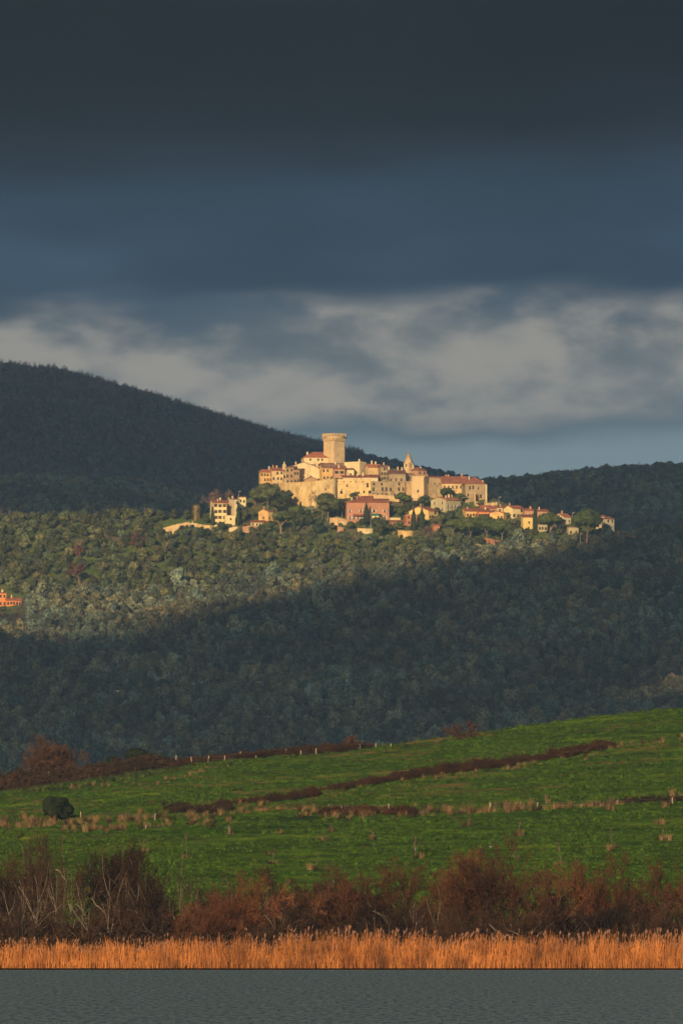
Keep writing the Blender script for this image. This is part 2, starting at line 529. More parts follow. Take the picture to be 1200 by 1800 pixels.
def leaves(mb, c, n, size, r, flat=0.0, m=0):
    """n leaf sprays (bent quads) around the points c"""
    k = len(c)
    a = r.normal(size=(k, 3)); a[:, 2] *= (1 - flat); a /= np.linalg.norm(a, axis=1)[:, None]
    b = np.cross(a, n); b /= np.linalg.norm(b, axis=1)[:, None] + 1e-9
    s = size * r.uniform(0.5, 1.3, (k, 1)); s2 = s * r.uniform(0.4, 0.9, (k, 1))
    v = np.stack([c - a * s, c - b * s2, c + a * s, c + b * s2], 1).reshape(-1, 3)
    mb.add(v, np.arange(4 * k).reshape(-1, 4), m)

def crown(seed, nl=7, rx=1.0, rz=0.8, lobe=0.5, core=ICO2, nleaf=500, leaf=0.09, low=0.0, umbrella=False, mb=None, rough=0.28, fill=0.92):
    """crown of unit radius centred at the origin: knobbly lobes under a coat of leaf sprays"""
    r = np.random.default_rng(seed)
    mb = mb or MB()
    lv, lf = core
    allp, alln = [], []
    for i in range(nl):
        a = r.uniform(0, 2 * math.pi) if i else 0
        d = (1 - lobe) * (math.sqrt(r.uniform(0.15, 1.0)) if i else 0)
        h = r.uniform(-0.6 + low, 0.8)
        if umbrella:
            h = 0.25 * (1 - (d / (1 - lobe + 1e-6)) ** 2) + r.uniform(-0.08, 0.08)
        else:
            d *= math.sqrt(max(0.1, 1 - (h * 0.9) ** 2))
        c = np.array([math.cos(a) * d * rx, math.sin(a) * d * rx, h * rz * (1 if umbrella else (1 - lobe * 0.6))])
        lr = lobe * r.uniform(0.75, 1.15)
        sz = np.array([lr * rx, lr * rx, lr * rz * (0.55 if umbrella else r.uniform(0.8, 1.1))])
        p = lv.copy()
        rr = 1 + rough * r.normal(size=len(p)) * 0.6
        for q in range(3):
            dirn = r.normal(size=3); dirn /= np.linalg.norm(dirn)
            rr += rough * 0.5 * np.sin(p @ dirn * r.uniform(3, 7) + r.uniform(0, 6))
        pts = c + p * sz * rr[:, None] * fill
        mb.add(pts, lf)
        n = p[r.integers(0, len(p), max(1, nleaf // nl))] + r.normal(size=(max(1, nleaf // nl), 3)) * 0.35
        n /= np.linalg.norm(n, axis=1)[:, None]
        allp.append(c + n * sz * r.uniform(0.82, 1.28, (len(n), 1))); alln.append(n)
    leaves(mb, np.concatenate(allp), np.concatenate(alln), leaf, r)
    return mb

def tube(mb, p0, p1, r0, r1, m=0, sides=3, r=None):
    """prisms between point arrays"""
    p0 = np.asarray(p0, float).reshape(-1, 3); p1 = np.asarray(p1, float).reshape(-1, 3)
    n = len(p0)
    r0 = np.broadcast_to(np.asarray(r0, float), (n,)); r1 = np.broadcast_to(np.asarray(r1, float), (n,))
    d = p1 - p0; d /= np.linalg.norm(d, axis=1)[:, None] + 1e-9
    up = np.where(np.abs(d[:, 2:3]) > 0.9, np.array([[1., 0, 0]]), np.array([[0, 0, 1.]]))
    a = np.cross(d, up); a /= np.linalg.norm(a, axis=1)[:, None] + 1e-9
    b = np.cross(d, a)
    vs = []
    for P_, R_ in ((p0, r0), (p1, r1)):
        for i in range(sides):
            t = 2 * math.pi * i / sides
            vs.append(P_ + (a * math.cos(t) + b * math.sin(t)) * R_[:, None])
    v = np.stack(vs, 1).reshape(-1, 3)
    base = np.arange(n)[:, None] * (2 * sides)
    fs = []
    for i in range(sides):
        j = (i + 1) % sides
        fs.append(np.concatenate([base + i, base + j, base + sides + j, base + sides + i], 1))
    mb.add(v, np.concatenate(fs), m)

def ribbon(mb, p0, p1, w, r, m=0):
    n = len(p0)
    d = p1 - p0
    a = np.cross(d, r.normal(size=(n, 3))); a /= np.linalg.norm(a, axis=1)[:, None] + 1e-9
    a *= w * 0.5
    v = np.stack([p0 - a, p0 + a, p1 + a * 0.4, p1 - a * 0.4], 1).reshape(-1, 3)
    mb.add(v, np.arange(4 * n).reshape(-1, 4), m)

def branches(seed, roots, dirs, length, radius, kids=(5, 6, 6), shrink=0.55, wig=0.25, trop=0.12, spread=0.8, seg=4):
    """levels of branching; returns a list of (p0, p1, r0, r1) per level"""
    r = np.random.default_rng(seed)
    st = np.asarray(roots, float); dr = np.asarray(dirs, float)
    L = np.full(len(st), length) * r.uniform(0.75, 1.15, len(st)); R = np.full(len(st), radius) * r.uniform(0.7, 1.2, len(st))
    out = []
    for lev in range(len(kids) + 1):
        pts = [st]; d = dr.copy(); ds = [d]
        P0, P1, A, B = [], [], [], []
        for s in range(seg):
            d = d + r.normal(size=d.shape) * wig; d[:, 2] += trop; d /= np.linalg.norm(d, axis=1)[:, None]
            nx = pts[-1] + d * (L / seg)[:, None]
            P0.append(pts[-1]); P1.append(nx); A.append(R * (1 - s / (seg + 1.0))); B.append(R * (1 - (s + 1) / (seg + 1.0)))
            pts.append(nx); ds.append(d)
        out.append((np.concatenate(P0), np.concatenate(P1), np.concatenate(A), np.concatenate(B)))
        if lev < len(kids):
            k = kids[lev]
            ns, nd, nL, nR = [], [], [], []
            for j in range(k):
                f = r.uniform(0.3, 1.0, len(st)) * seg
                i = np.clip(f.astype(int), 0, seg - 1); fr = (f - i)[:, None]
                PA = np.stack(pts, 0); DA = np.stack(ds, 0); ar = np.arange(len(st))
                ns.append(PA[i, ar] * (1 - fr) + PA[i + 1, ar] * fr)
                q = DA[i + 1, ar] + r.normal(size=(len(st), 3)) * spread; q /= np.linalg.norm(q, axis=1)[:, None]
                nd.append(q)
                nL.append(L * shrink * r.uniform(0.7, 1.3, len(st)) * (1.15 - 0.45 * f / seg)); nR.append(R * 0.48)
            st, dr, L, R = np.concatenate(ns), np.concatenate(nd), np.concatenate(nL), np.concatenate(nR)
    return out

def bare_plant(seed, stems, height, radius, kids, lean=0.5, base=0.5, twig=0.03, minr=0.02, **kw):
    """meshes (wood, twigs) of a leafless bush or tree"""
    r = np.random.default_rng(seed + 100)
    a = r.uniform(0, 2 * math.pi, stems); rr = base * np.sqrt(r.uniform(0, 1, stems))
    roots = np.stack([np.cos(a) * rr, np.sin(a) * rr, np.full(stems, -0.15)], 1)
    dirs = np.stack([np.cos(a) * lean * r.uniform(0.3, 1.2, stems), np.sin(a) * lean * r.uniform(0.3, 1.2, stems), np.ones(stems)], 1)
    lv = branches(seed, roots, dirs, height, radius, kids, **kw)
    wood, tw = MB(), MB()
    for i, (p0, p1, r0, r1) in enumerate(lv):
        if i < 2:
            tube(wood, p0, p1, np.maximum(r0, minr), np.maximum(r1, minr * 0.7))
        else:
            ribbon(tw, p0, p1, twig if i > 2 else twig * 1.4, r)
    return wood, tw

def scatter(name, pos, rz, scl, protos, label, cat=None):
    """a mass nobody could count: copies of a few plants on points (one object)"""
    n = len(pos)
    me = bpy.data.meshes.new(name)
    me.vertices.add(n)
    me.vertices.foreach_set('co', np.asarray(pos, np.float32).ravel())
    scl = np.asarray(scl, np.float32)
    if scl.ndim == 1: scl = np.repeat(scl[:, None], 3, 1)
    for nm, typ, key, arr in (('rz', 'FLOAT', 'value', np.asarray(rz, np.float32)), ('scl', 'FLOAT_VECTOR', 'vector', scl.ravel()), ('pick', 'INT', 'value', RNG.integers(0, len(protos), n).astype(np.int32))):
        at = me.attributes.new(nm, typ, 'POINT')
        at.data.foreach_set(key, arr)
    o = link(bpy.data.objects.new(name, me))
    col = bpy.data.collections.new(name + '_kinds')
    for p in protos: col.objects.link(p)
    ng = bpy.data.node_groups.new(name, 'GeometryNodeTree')
    ng.interface.new_socket('Geometry', in_out='INPUT', socket_type='NodeSocketGeometry')
    ng.interface.new_socket('Geometry', in_out='OUTPUT', socket_type='NodeSocketGeometry')
    N = ng.nodes; Lk = ng.links
    gi = N.new('NodeGroupInput'); go = N.new('NodeGroupOutput')
    ci = N.new('GeometryNodeCollectionInfo'); ci.inputs['Collection'].default_value = col
    ci.inputs['Separate Children'].default_value = True; ci.inputs['Reset Children'].default_value = True
    iop = N.new('GeometryNodeInstanceOnPoints'); iop.inputs['Pick Instance'].default_value = True
    def attr(nm, dt):
        a = N.new('GeometryNodeInputNamedAttribute'); a.data_type = dt; a.inputs['Name'].default_value = nm
        return a.outputs['Attribute']
    cx = N.new('ShaderNodeCombineXYZ'); Lk.new(attr('rz', 'FLOAT'), cx.inputs[2])
    e2r = N.new('FunctionNodeEulerToRotation'); Lk.new(cx.outputs[0], e2r.inputs[0])
    Lk.new(gi.outputs[0], iop.inputs['Points']); Lk.new(ci.outputs[0], iop.inputs['Instance'])
    Lk.new(attr('pick', 'INT'), iop.inputs['Instance Index']); Lk.new(e2r.outputs[0], iop.inputs['Rotation'])
    Lk.new(attr('scl', 'FLOAT_VECTOR'), iop.inputs['Scale']); Lk.new(iop.outputs[0], go.inputs[0])
    o.modifiers.new('copies', 'NODES').node_group = ng
    return tag(o, label, cat, kind='stuff')

def proto(mb, name, mats, smooth=False):
    return bpy.data.objects.new(name, mb.mesh(name, mats, smooth))   # not linked to the scene itself

def leafy_proto(seed, m, bark, **kw):
    """unit tree: radius 1, crown centre at 1.1, trunk to the ground"""
    mb = crown(seed, **kw)
    mb.v = [v + np.array([0, 0, kw.get('lift', 1.0)]) if False else v + np.array([0, 0, 1.0]) for v in mb.v]
    tube(mb, [(0, 0, -0.4)], [(0.05, 0, 0.9)], 0.10, 0.06, 1, 5)
    return proto(mb, 'tree_kind', [m, bark])

def area(n, f, p0, p1, y0, y1, keep=None):
    """random ground points seen between two columns, evenly spread on the ground"""
    Y = np.sqrt(RNG.uniform(y0 ** 2, y1 ** 2, n)); px = RNG.uniform(p0, p1, n)
    X = (px - 600) * K * Y
    Z = f(X, Y)
    py = HZ - (Z - EYE) / (K * Y)
    if keep is not None:
        k = keep(px, py, X, Y); X, Y, Z, px, py = X[k], Y[k], Z[k], px[k], py[k]
    return np.stack([X, Y, Z], 1), px, py

wood_kinds = [leafy_proto(200 + i, M['leaf_wood'], M['bark'], nl=8, core=ICO1, nleaf=1000, leaf=0.15, lobe=0.44, rz=0.95, rough=0.5, fill=0.78) for i in range(7)]
mount_kinds = [leafy_proto(260 + i, M['leaf_mount'], M['bark'], nl=5, core=ICO1, nleaf=260, leaf=0.15, lobe=0.52, rz=0.9, rough=0.4) for i in range(5)]
should_kinds = [leafy_proto(280 + i, M['leaf_should'], M['bark'], nl=6, core=ICO1, nleaf=300, leaf=0.14, lobe=0.52, rz=0.85, rough=0.4) for i in range(5)]
bare_kinds = []
for i in range(5):
    wd, tw = bare_plant(300 + i, 1, 5.0, 0.16, (7, 7, 5), lean=0.1, base=0.1, twig=0.10, minr=0.07, shrink=0.52, trop=0.16, spread=0.75, seg=3)
    for k in range(len(tw.v)): wd.add(tw.v[k], tw.f[k] - (tw.f[k].min()), 1)
    bare_kinds.append(proto(wd, 'bare_tree_kind', [M['bark'], M['twig_far']]))

def sizes(n, a, b, hz=0.25):
    s = RNG.uniform(a, b, n) * (1 + 0.25 * RNG.random(n) ** 3)
    return np.stack([s, s, s * RNG.uniform(1 - hz, 1 + hz, n)], 1)

pos, px, py = area(52000, z_main, -220, 1420, 3180, 4165, keep=lambda px, py, X, Y: RNG.random(len(px)) < np.clip(0.82 + 0.35 * waves(X, Y, 70, 71), 0.35, 1))
sz = sizes(len(pos), 0.9, 2.7, 0.45) * (1 + 0.24 * waves(pos[:, 0], pos[:, 1], 60, 72)).clip(0.5, 1.7)[:, None]
big_ = RNG.random(len(pos)) < 0.10
sz[big_] *= 1.45
k = ~((px < 48) & (pos[:, 1] > 4075))
pos, sz, px = pos[k], sz[k], px[k]
scatter('forest', pos, RNG.uniform(0, 6.28, len(pos)), sz, wood_kinds, 'dense grey green woodland rolling below the lit town hill', 'forest')
pos, px, py = area(6500, z_main, -220, 1420, 3180, 4165)
scatter('leafless_forest_trees', pos, RNG.uniform(0, 6.28, len(pos)), RNG.uniform(0.55, 0.95, len(pos)), bare_kinds, 'bare grey trees mixed into the shaded woodland', 'forest')

pos, px, py = area(13000, f_should, -160, 560, 4950, 5600)
scatter('shoulder_forest', pos, RNG.uniform(0, 6.28, len(pos)), sizes(len(pos), 1.7, 3.3), should_kinds, 'rounded dark woodland at the foot of the mountain', 'forest')
pos, px, py = area(20000, f_mount, -160, 1000, 6050, 6950)
scatter('mountain_forest', pos, RNG.uniform(0, 6.28, len(pos)), sizes(len(pos), 1.5, 2.9, 0.3), mount_kinds, 'dark wooded flank of the mountain behind the town', 'forest')
pos, px, py = area(14000, f_mount, -160, 640, 6000, 6965)
scatter('mountain_bare_trees', pos, RNG.uniform(0, 6.28, len(pos)), RNG.uniform(0.8, 1.5, len(pos)), bare_kinds, 'leafless trees along the mountain flank and skyline', 'forest')
pos, px, py = area(15000, f_right, 700, 1420, 5150, 5960)
scatter('east_hill_forest', pos, RNG.uniform(0, 6.28, len(pos)), sizes(len(pos), 1.6, 3.3, 0.3), wood_kinds, 'dark woodland on the low hill behind the lower houses', 'forest')
pos, px, py = area(2500, f_right, 860, 1420, 5150, 5900)
scatter('east_hill_bare_trees', pos, RNG.uniform(0, 6.28, len(pos)), RNG.uniform(0.7, 1.3, len(pos)), bare_kinds, 'leafless grey trees on the low hill behind the lower houses', 'forest')

# ------------------------------------------------------------------ the hill town
def wallm(name, c, var=0.16, sc=0.35, dirt_shade=(0.30, 0.20, 0.10), amt=0.5):
    c = (c[0], c[1] * 0.96, c[2] * 0.80)
    a = tuple(x * (1 - var) for x in c); b = tuple(min(0.9, x * (1 + var)) for x in c)
    return mat(name, a, b, sc, rough=0.92, detail=7, bump=0.06, bscale=1.6, big=(0.12, 0.10), dirt_shade=(tuple(x * d for x, d in zip(c, (0.50, 0.42, 0.36))), 0.30, amt), stretch=(1, 1, 0.55))
W = {
    'cream': wallm('cream_plaster', (0.66, 0.55, 0.36), 0.08),
    'stone': wallm('golden_stone', (0.60, 0.45, 0.26), 0.18, 0.8, amt=0.6),
    'tower': wallm('pale_tower_stone', (0.62, 0.47, 0.29), 0.12, 0.9, amt=0.35),
    'wall': wallm('rampart_stone', (0.66, 0.50, 0.27), 0.16, 0.35, amt=0.75),
    'grey': wallm('grey_stone', (0.34, 0.27, 0.18), 0.22, 0.9, amt=0.7),
    'dark': wallm('shaded_brown_plaster', (0.33, 0.23, 0.15), 0.18, 0.6),  # brown plaster; shade of fronts in shadow is put into this colour
    'ochre': wallm('ochre_plaster', (0.66, 0.45, 0.20), 0.08),
    'yellow': wallm('yellow_plaster', (0.68, 0.52, 0.23), 0.06, amt=0.3),
    'lemon': wallm('pale_yellow_plaster', (0.70, 0.61, 0.36), 0.06, amt=0.3),
    'pink': wallm('pink_plaster', (0.43, 0.225, 0.155), 0.12, amt=0.35),
    'rose': wallm('rose_plaster', (0.46, 0.28, 0.19), 0.12),
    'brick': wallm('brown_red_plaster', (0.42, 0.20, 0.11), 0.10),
    'orange': wallm('orange_plaster', (0.66, 0.27, 0.10), 0.12),
    'white': wallm('white_plaster', (0.66, 0.58, 0.43), 0.05, amt=0.3),
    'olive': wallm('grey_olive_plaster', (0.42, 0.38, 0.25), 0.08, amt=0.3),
}
RF = {
    'red': mat('red_roof_tiles', (0.30, 0.10, 0.055), (0.50, 0.20, 0.11), 1.2, rnd=0.12, bump=0.12, wave=(1.0, 'X'), big=(0.3, 0.15)),
    'brown': mat('brown_roof_tiles', (0.22, 0.115, 0.075), (0.38, 0.21, 0.14), 1.2, rnd=0.12, bump=0.12, wave=(1.0, 'X'), big=(0.3, 0.2)),
    'flat': mat('roof_terrace', (0.35, 0.28, 0.18), (0.5, 0.40, 0.26), 0.8),
}
M['glass'] = mat('dark_window_glass', (0.012, 0.012, 0.014), (0.03, 0.03, 0.032), 1.0, rough=0.35, spec=0.3)
M['wframe'] = mat('window_frame_wood', (0.10, 0.07, 0.05), (0.22, 0.17, 0.12), 3.0)
M['shut'] = mat('green_shutter_paint', (0.02, 0.06, 0.03), (0.035, 0.09, 0.045), 2.0)
M['shutb'] = mat('brown_shutter_paint', (0.10, 0.05, 0.03), (0.17, 0.09, 0.05), 2.0)
M['shutw'] = mat('pale_shutter_paint', (0.60, 0.52, 0.40), (0.75, 0.68, 0.55), 2.0)
M['metal'] = mat('grey_metal', (0.25, 0.25, 0.25), (0.40, 0.40, 0.40), 2.0, rough=0.5)
M['wood'] = mat('weathered_wood', (0.22, 0.17, 0.11), (0.46, 0.37, 0.26), 3.0)
M['awn'] = mat('green_awning', (0.02, 0.12, 0.07), (0.03, 0.17, 0.10), 1.0)

_win = {}
def window_mesh(w_, h, door=False):
    key = (round(w_, 2), round(h, 2), door)
    if key not in _win:
        mb = MB()
        e = 0.07
        mb.box(0, w_, 0.16, 0.20, 0, h, 1 if door else 0)
        for a in ((0, e, 0, h), (w_ - e, w_, 0, h), (e, w_ - e, 0, e), (e, w_ - e, h - e, h)):
            mb.box(a[0], a[1], 0.08, 0.155, a[2], a[3], 1)
        if not door:
            mb.box(w_ / 2 - 0.035, w_ / 2 + 0.035, 0.09, 0.15, e, h - e, 1)
        _win[key] = mb.mesh('door' if door else 'window', [M['glass'], M['wframe']])
    return _win[key]
_sh = {}
def shutter_mesh(w_, h, m):
    key = (round(w_, 2), round(h, 2), m.name)
    if key not in _sh:
        mb = MB(); mb.box(0, w_ / 2, -0.07, -0.02, 0, h); mb.box(0.04, w_ / 2 - 0.04, -0.085, -0.07, h * 0.48, h * 0.52)
        _sh[key] = mb.mesh('shutter', m)
    return _sh[key]

def face(mb, o, ux, uy, W_, z0, z1, holes, m=0, depth=0.30):
    """vertical wall face from o along (ux, uy); outward normal is (uy, -ux); holes (u, z, w, h) get reveals"""
    us = sorted({0.0, W_} | {round(h[0], 3) for h in holes} | {round(h[0] + h[2], 3) for h in holes})
    zs = sorted({z0, z1} | {round(h[1], 3) for h in holes} | {round(h[1] + h[3], 3) for h in holes})
    pt = lambda u, z, d=0.0: (o[0] + ux * u - uy * d, o[1] + uy * u + ux * d, z)
    V, F = [], []
    def q(*p):
        F.append(tuple(range(len(V), len(V) + 4))); V.extend(p)
    for i in range(len(us) - 1):
        for j in range(len(zs) - 1):
            cu, cz = (us[i] + us[i + 1]) / 2, (zs[j] + zs[j + 1]) / 2
            if any(h[0] < cu < h[0] + h[2] and h[1] < cz < h[1] + h[3] for h in holes):
                continue
            q(pt(us[i], zs[j]), pt(us[i + 1], zs[j]), pt(us[i + 1], zs[j + 1]), pt(us[i], zs[j + 1]))
    for (u, z, w_, h) in [x[:4] for x in holes]:
        q(pt(u, z), pt(u, z, depth), pt(u + w_, z, depth), pt(u + w_, z))
        q(pt(u, z + h), pt(u + w_, z + h), pt(u + w_, z + h, depth), pt(u, z + h, depth))
        q(pt(u, z), pt(u, z + h), pt(u, z + h, depth), pt(u, z, depth))
        q(pt(u + w_, z), pt(u + w_, z, depth), pt(u + w_, z + h, depth), pt(u + w_, z + h))
    mb.add(V, F, m)

def slab(mb, pts, th=0.22, m=0):
    """roof slope: polygon pts (top side) with thickness downwards"""
    n = len(pts)
    P_ = [Vector(p) for p in pts]
    V = [tuple(p) for p in P_] + [(p.x, p.y, p.z - th) for p in P_]
    mb.add(V, [tuple(range(n))], m)
    mb.add(V, [tuple(range(2 * n - 1, n - 1, -1))], m)
    mb.add(V, [(i, i + n, (i + 1) % n + n, (i + 1) % n) for i in range(n)], m)

def chimney(parent, x, y, z, h=1.3, w_=0.7, m=None):
    mb = MB()
    mb.box(-w_ / 2, w_ / 2, -w_ / 2, w_ / 2, -1.2, h)
    mb.box(-w_ / 2 - 0.12, w_ / 2 + 0.12, -w_ / 2 - 0.12, w_ / 2 + 0.12, h, h + 0.15)
    mb.box(-w_ / 2 + 0.08, w_ / 2 - 0.08, -w_ / 2 + 0.08, w_ / 2 - 0.08, h + 0.15, h + 0.35)
    c = mb.obj('chimney', m or W['white'], parent)
    c.location = (x, y, z)
    return c

def auto_holes(W_, H, rows, cols, ww, wh, skip, r, z_first=None):
    out = []
    if rows <= 0 or cols <= 0: return out
    fh = H / rows
    for j in range(rows):
        for i in range(cols):
            if r.random() < skip: continue
            u = W_ * (i + 0.5) / cols - ww / 2 + r.uniform(-0.12, 0.12) * min(1.5, W_ / cols)
            z = fh * j + fh * 0.34 + r.uniform(-0.12, 0.15)
            u = min(max(u, 0.25), W_ - ww - 0.25)
            if u < 0.2 or z + wh > H - 0.15: continue
            if any(abs(u - h[0]) < (ww + h[2]) / 2 + 0.1 and abs(z - h[1]) < wh for h in out): continue
            out.append((round(u, 3), round(z, 3), ww, wh))
    return out

NB = [0]
def house(name, label, l, c, r, base, eave, theta=20, roof='side', rise=5, wall='cream', tiles='red', rowsR=2, colsR=3, rowsL=2, colsL=2,
          chim=((0.4, 0.5),), depth=None, d=None, win=(0.95, 1.45), skip=0.12, shut=None, holesR=None, holesL=None, cat='house', gap=0.0, over=0.45, door=False, parapet=0.0, group=None):
    """near corner at column c; one face runs away to column l, the other to column r; roof: side (ridge along r face), front (gable over r face), left (gable over l face), hip, mono, flat"""
    NB[0] += 1
    rs = random.Random(NB[0] * 17 + 3)
    d = d or ground_d(c, base)
    mpp = K * d
    th = rad(theta)
    WR = max(1.2, (r - c) * mpp / math.cos(th))
    WL = depth if (depth or c - l < 1.5) else (c - l) * mpp / math.sin(th)
    if WL is None: WL = 9.0
    p = P(c, base, d)
    H = (base - eave) * mpp
    RH = rise * mpp
    root = empty(name, p, th)
    tag(root, label, cat, group)
    mb = MB()
    hR = holesR if holesR is not None else auto_holes(WR, H, rowsR, colsR, win[0], win[1], skip, rs)
    hL = holesL if holesL is not None else auto_holes(WL, H, rowsL, colsL, win[0], win[1], skip, rs)
    if door and not holesR:
        hR = [h for h in hR if not (h[0] < WR * 0.55 + 0.6 and h[0] + h[2] > WR * 0.55 - 0.6 and h[1] < 2.4)]
        hR.append((round(WR * 0.55 - 0.5, 3), 0.05, 1.0, 2.1, 'door'))
    z0 = -7.0
    face(mb, (0, 0), 1, 0, WR, z0, H, hR)
    face(mb, (0, WL), 0, -1, WL, z0, H, [(round(WL - h[0] - h[2], 3),) + tuple(h[1:]) for h in hL])
    face(mb, (WR, 0), 0, 1, WL, z0, H, auto_holes(WL, H, rowsL, colsL, win[0], win[1], 0.3, rs))
    face(mb, (WR, WL), -1, 0, WR, z0, H, [])
    rb = MB()
    ov = over
    zt = H + 0.03
    f_roof = None
    if roof == 'side':       # ridge parallel to the r face (x)
        k = RH / (WL / 2)
        slab(rb, [(-ov, -ov, zt - ov * k + 0.25), (WR + ov, -ov, zt - ov * k + 0.25), (WR + ov, WL / 2, zt + RH + 0.25), (-ov, WL / 2, zt + RH + 0.25)])
        slab(rb, [(WR + ov, WL + ov, zt - ov * k + 0.249), (-ov, WL + ov, zt - ov * k + 0.249), (-ov, WL / 2 + 0.003, zt + RH + 0.249), (WR + ov, WL / 2 + 0.003, zt + RH + 0.249)])
        for x in (0.001, WR - 0.001): mb.add([(x, 0, H), (x, WL, H), (x, WL / 2, H + RH)], [(0, 1, 2)])
        f_roof = lambda u, v_: zt + RH * (1 - abs(v_ - 0.5) * 2)
    elif roof == 'front':    # gable over the r face
        k = RH / (WR / 2)
        slab(rb, [(-ov, WL + ov, zt - ov * k + 0.25), (-ov, -ov, zt - ov * k + 0.25), (WR / 2, -ov, zt + RH + 0.25), (WR / 2, WL + ov, zt + RH + 0.25)])
        slab(rb, [(WR + ov, -ov, zt - ov * k + 0.249), (WR + ov, WL + ov, zt - ov * k + 0.249), (WR / 2 + 0.003, WL + ov, zt + RH + 0.249), (WR / 2 + 0.003, -ov, zt + RH + 0.249)])
        for y in (0.001, WL - 0.001): mb.add([(0, y, H), (WR, y, H), (WR / 2, y, H + RH)], [(0, 1, 2)])
        f_roof = lambda u, v_: zt + RH * (1 - abs(u - 0.5) * 2)
    elif roof == 'left':     # gable over the l face = ridge along the r direction
        return_side = True
        k = RH / (WL / 2)
        slab(rb, [(-ov, -ov, zt - ov * k + 0.25), (WR + ov, -ov, zt - ov * k + 0.25), (WR + ov, WL / 2, zt + RH + 0.25), (-ov, WL / 2, zt + RH + 0.25)])
        slab(rb, [(WR + ov, WL + ov, zt - ov * k + 0.249), (-ov, WL + ov, zt - ov * k + 0.249), (-ov, WL / 2 + 0.003, zt + RH + 0.249), (WR + ov, WL / 2 + 0.003, zt + RH + 0.249)])
        for x in (0.001, WR - 0.001): mb.add([(x, 0, H), (x, WL, H), (x, WL / 2, H + RH)], [(0, 1, 2)])
        f_roof = lambda u, v_: zt + RH * (1 - abs(v_ - 0.5) * 2)
    elif roof == 'hip':
        a = min(WL, WR) / 2 * 0.98
        zt += 0.22
        e = [(-ov, -ov, zt), (WR + ov, -ov, zt), (WR + ov, WL + ov, zt), (-ov, WL + ov, zt)]
        if WR >= WL: t0, t1 = (a, WL / 2, zt + RH), (WR - a, WL / 2, zt + RH)
        else: t0, t1 = (WR / 2, a, zt + RH), (WR / 2, WL - a, zt + RH)
        if WR >= WL: fs = [(e[0], e[1], t1, t0), (e[2], e[3], t0, t1)]; tr = [(e[3], e[0], t0), (e[1], e[2], t1)]
        else: fs = [(e[1], e[2], t1, t0), (e[3], e[0], t0, t1)]; tr = [(e[0], e[1], t0), (e[2], e[3], t1)]
        for q in fs: rb.add(q, [(0, 1, 2, 3)])
        for q in tr: rb.add(q, [(0, 1, 2)])
        lo = [(x, y, zt - 0.2) for x, y, _ in e]
        rb.add(e + lo, [(0, 4, 5, 1), (1, 5, 6, 2), (2, 6, 7, 3), (3, 7, 4, 0), (7, 6, 5, 4)])
        f_roof = lambda u, v_: zt + RH * min(1, min(u, 1 - u) * WR / a, min(v_, 1 - v_) * WL / a)
    elif roof == 'mono':     # slopes down towards the viewer
        slab(rb, [(-ov, -ov, zt + 0.22), (WR + ov, -ov, zt + 0.22), (WR + ov, WL + ov, zt + RH + 0.25), (-ov, WL + ov, zt + RH + 0.25)])
        for x in (0.001, WR - 0.001): mb.add([(x, 0, H), (x, WL, H), (x, WL, H + RH)], [(0, 1, 2)])
        mb.add([(0, WL, H), (WR, WL, H), (WR, WL, H + RH), (0, WL, H + RH)], [(0, 1, 2, 3)])
        f_roof = lambda u, v_: zt + RH * v_
    else:
        pr = parapet
        rb.box(0.3, WR - 0.3, 0.3, WL - 0.3, H - 0.5, H - 0.25)
        for a in ((0, WR, 0, 0.3), (0, WR, WL - 0.3, WL), (0, 0.3, 0.3, WL - 0.3), (WR - 0.3, WR, 0.3, WL - 0.3)):
            mb.box(a[0] + 0.001, a[1] - 0.001, a[2] + 0.001, a[3] - 0.001, H - 0.7, H + max(pr, 0.02))
        f_roof = lambda u, v_: H - 0.3
    wm = W[wall]
    mb.obj('wall', wm, root)
    ro = rb.obj('roof', RF['flat' if roof == 'flat' else tiles], root)
    for (u, v_) in chim:
        chimney(ro, u * WR, v_ * WL, f_roof(u, v_) + 0.2, rs.uniform(0.9, 1.5), rs.uniform(0.55, 0.9), W[rs.choice(['white', 'cream', 'stone', 'rose'])])
    sm = {'green': M['shut'], 'brown': M['shutb'], 'white': M['shutw']}.get(shut)
    for side, hs in (('R', hR), ('L', hL)):
        for h in hs:
            isd = len(h) > 4
            me = window_mesh(h[2], h[3], isd)
            o = link(bpy.data.objects.new('door' if isd else 'window', me), root)
            if side == 'R': o.location = (h[0], 0, h[1])
            else:
                o.location = (0, h[0] + h[2], h[1]); o.rotation_euler = (0, 0, -math.pi / 2)
            if sm and not isd:
                s = shutter_mesh(h[2], h[3], sm)
                for x in (-h[2] / 2 - 0.02, h[2] + 0.02):
                    so = link(bpy.data.objects.new('shutter', s), o); so.location = (x, 0, 0)
    return root

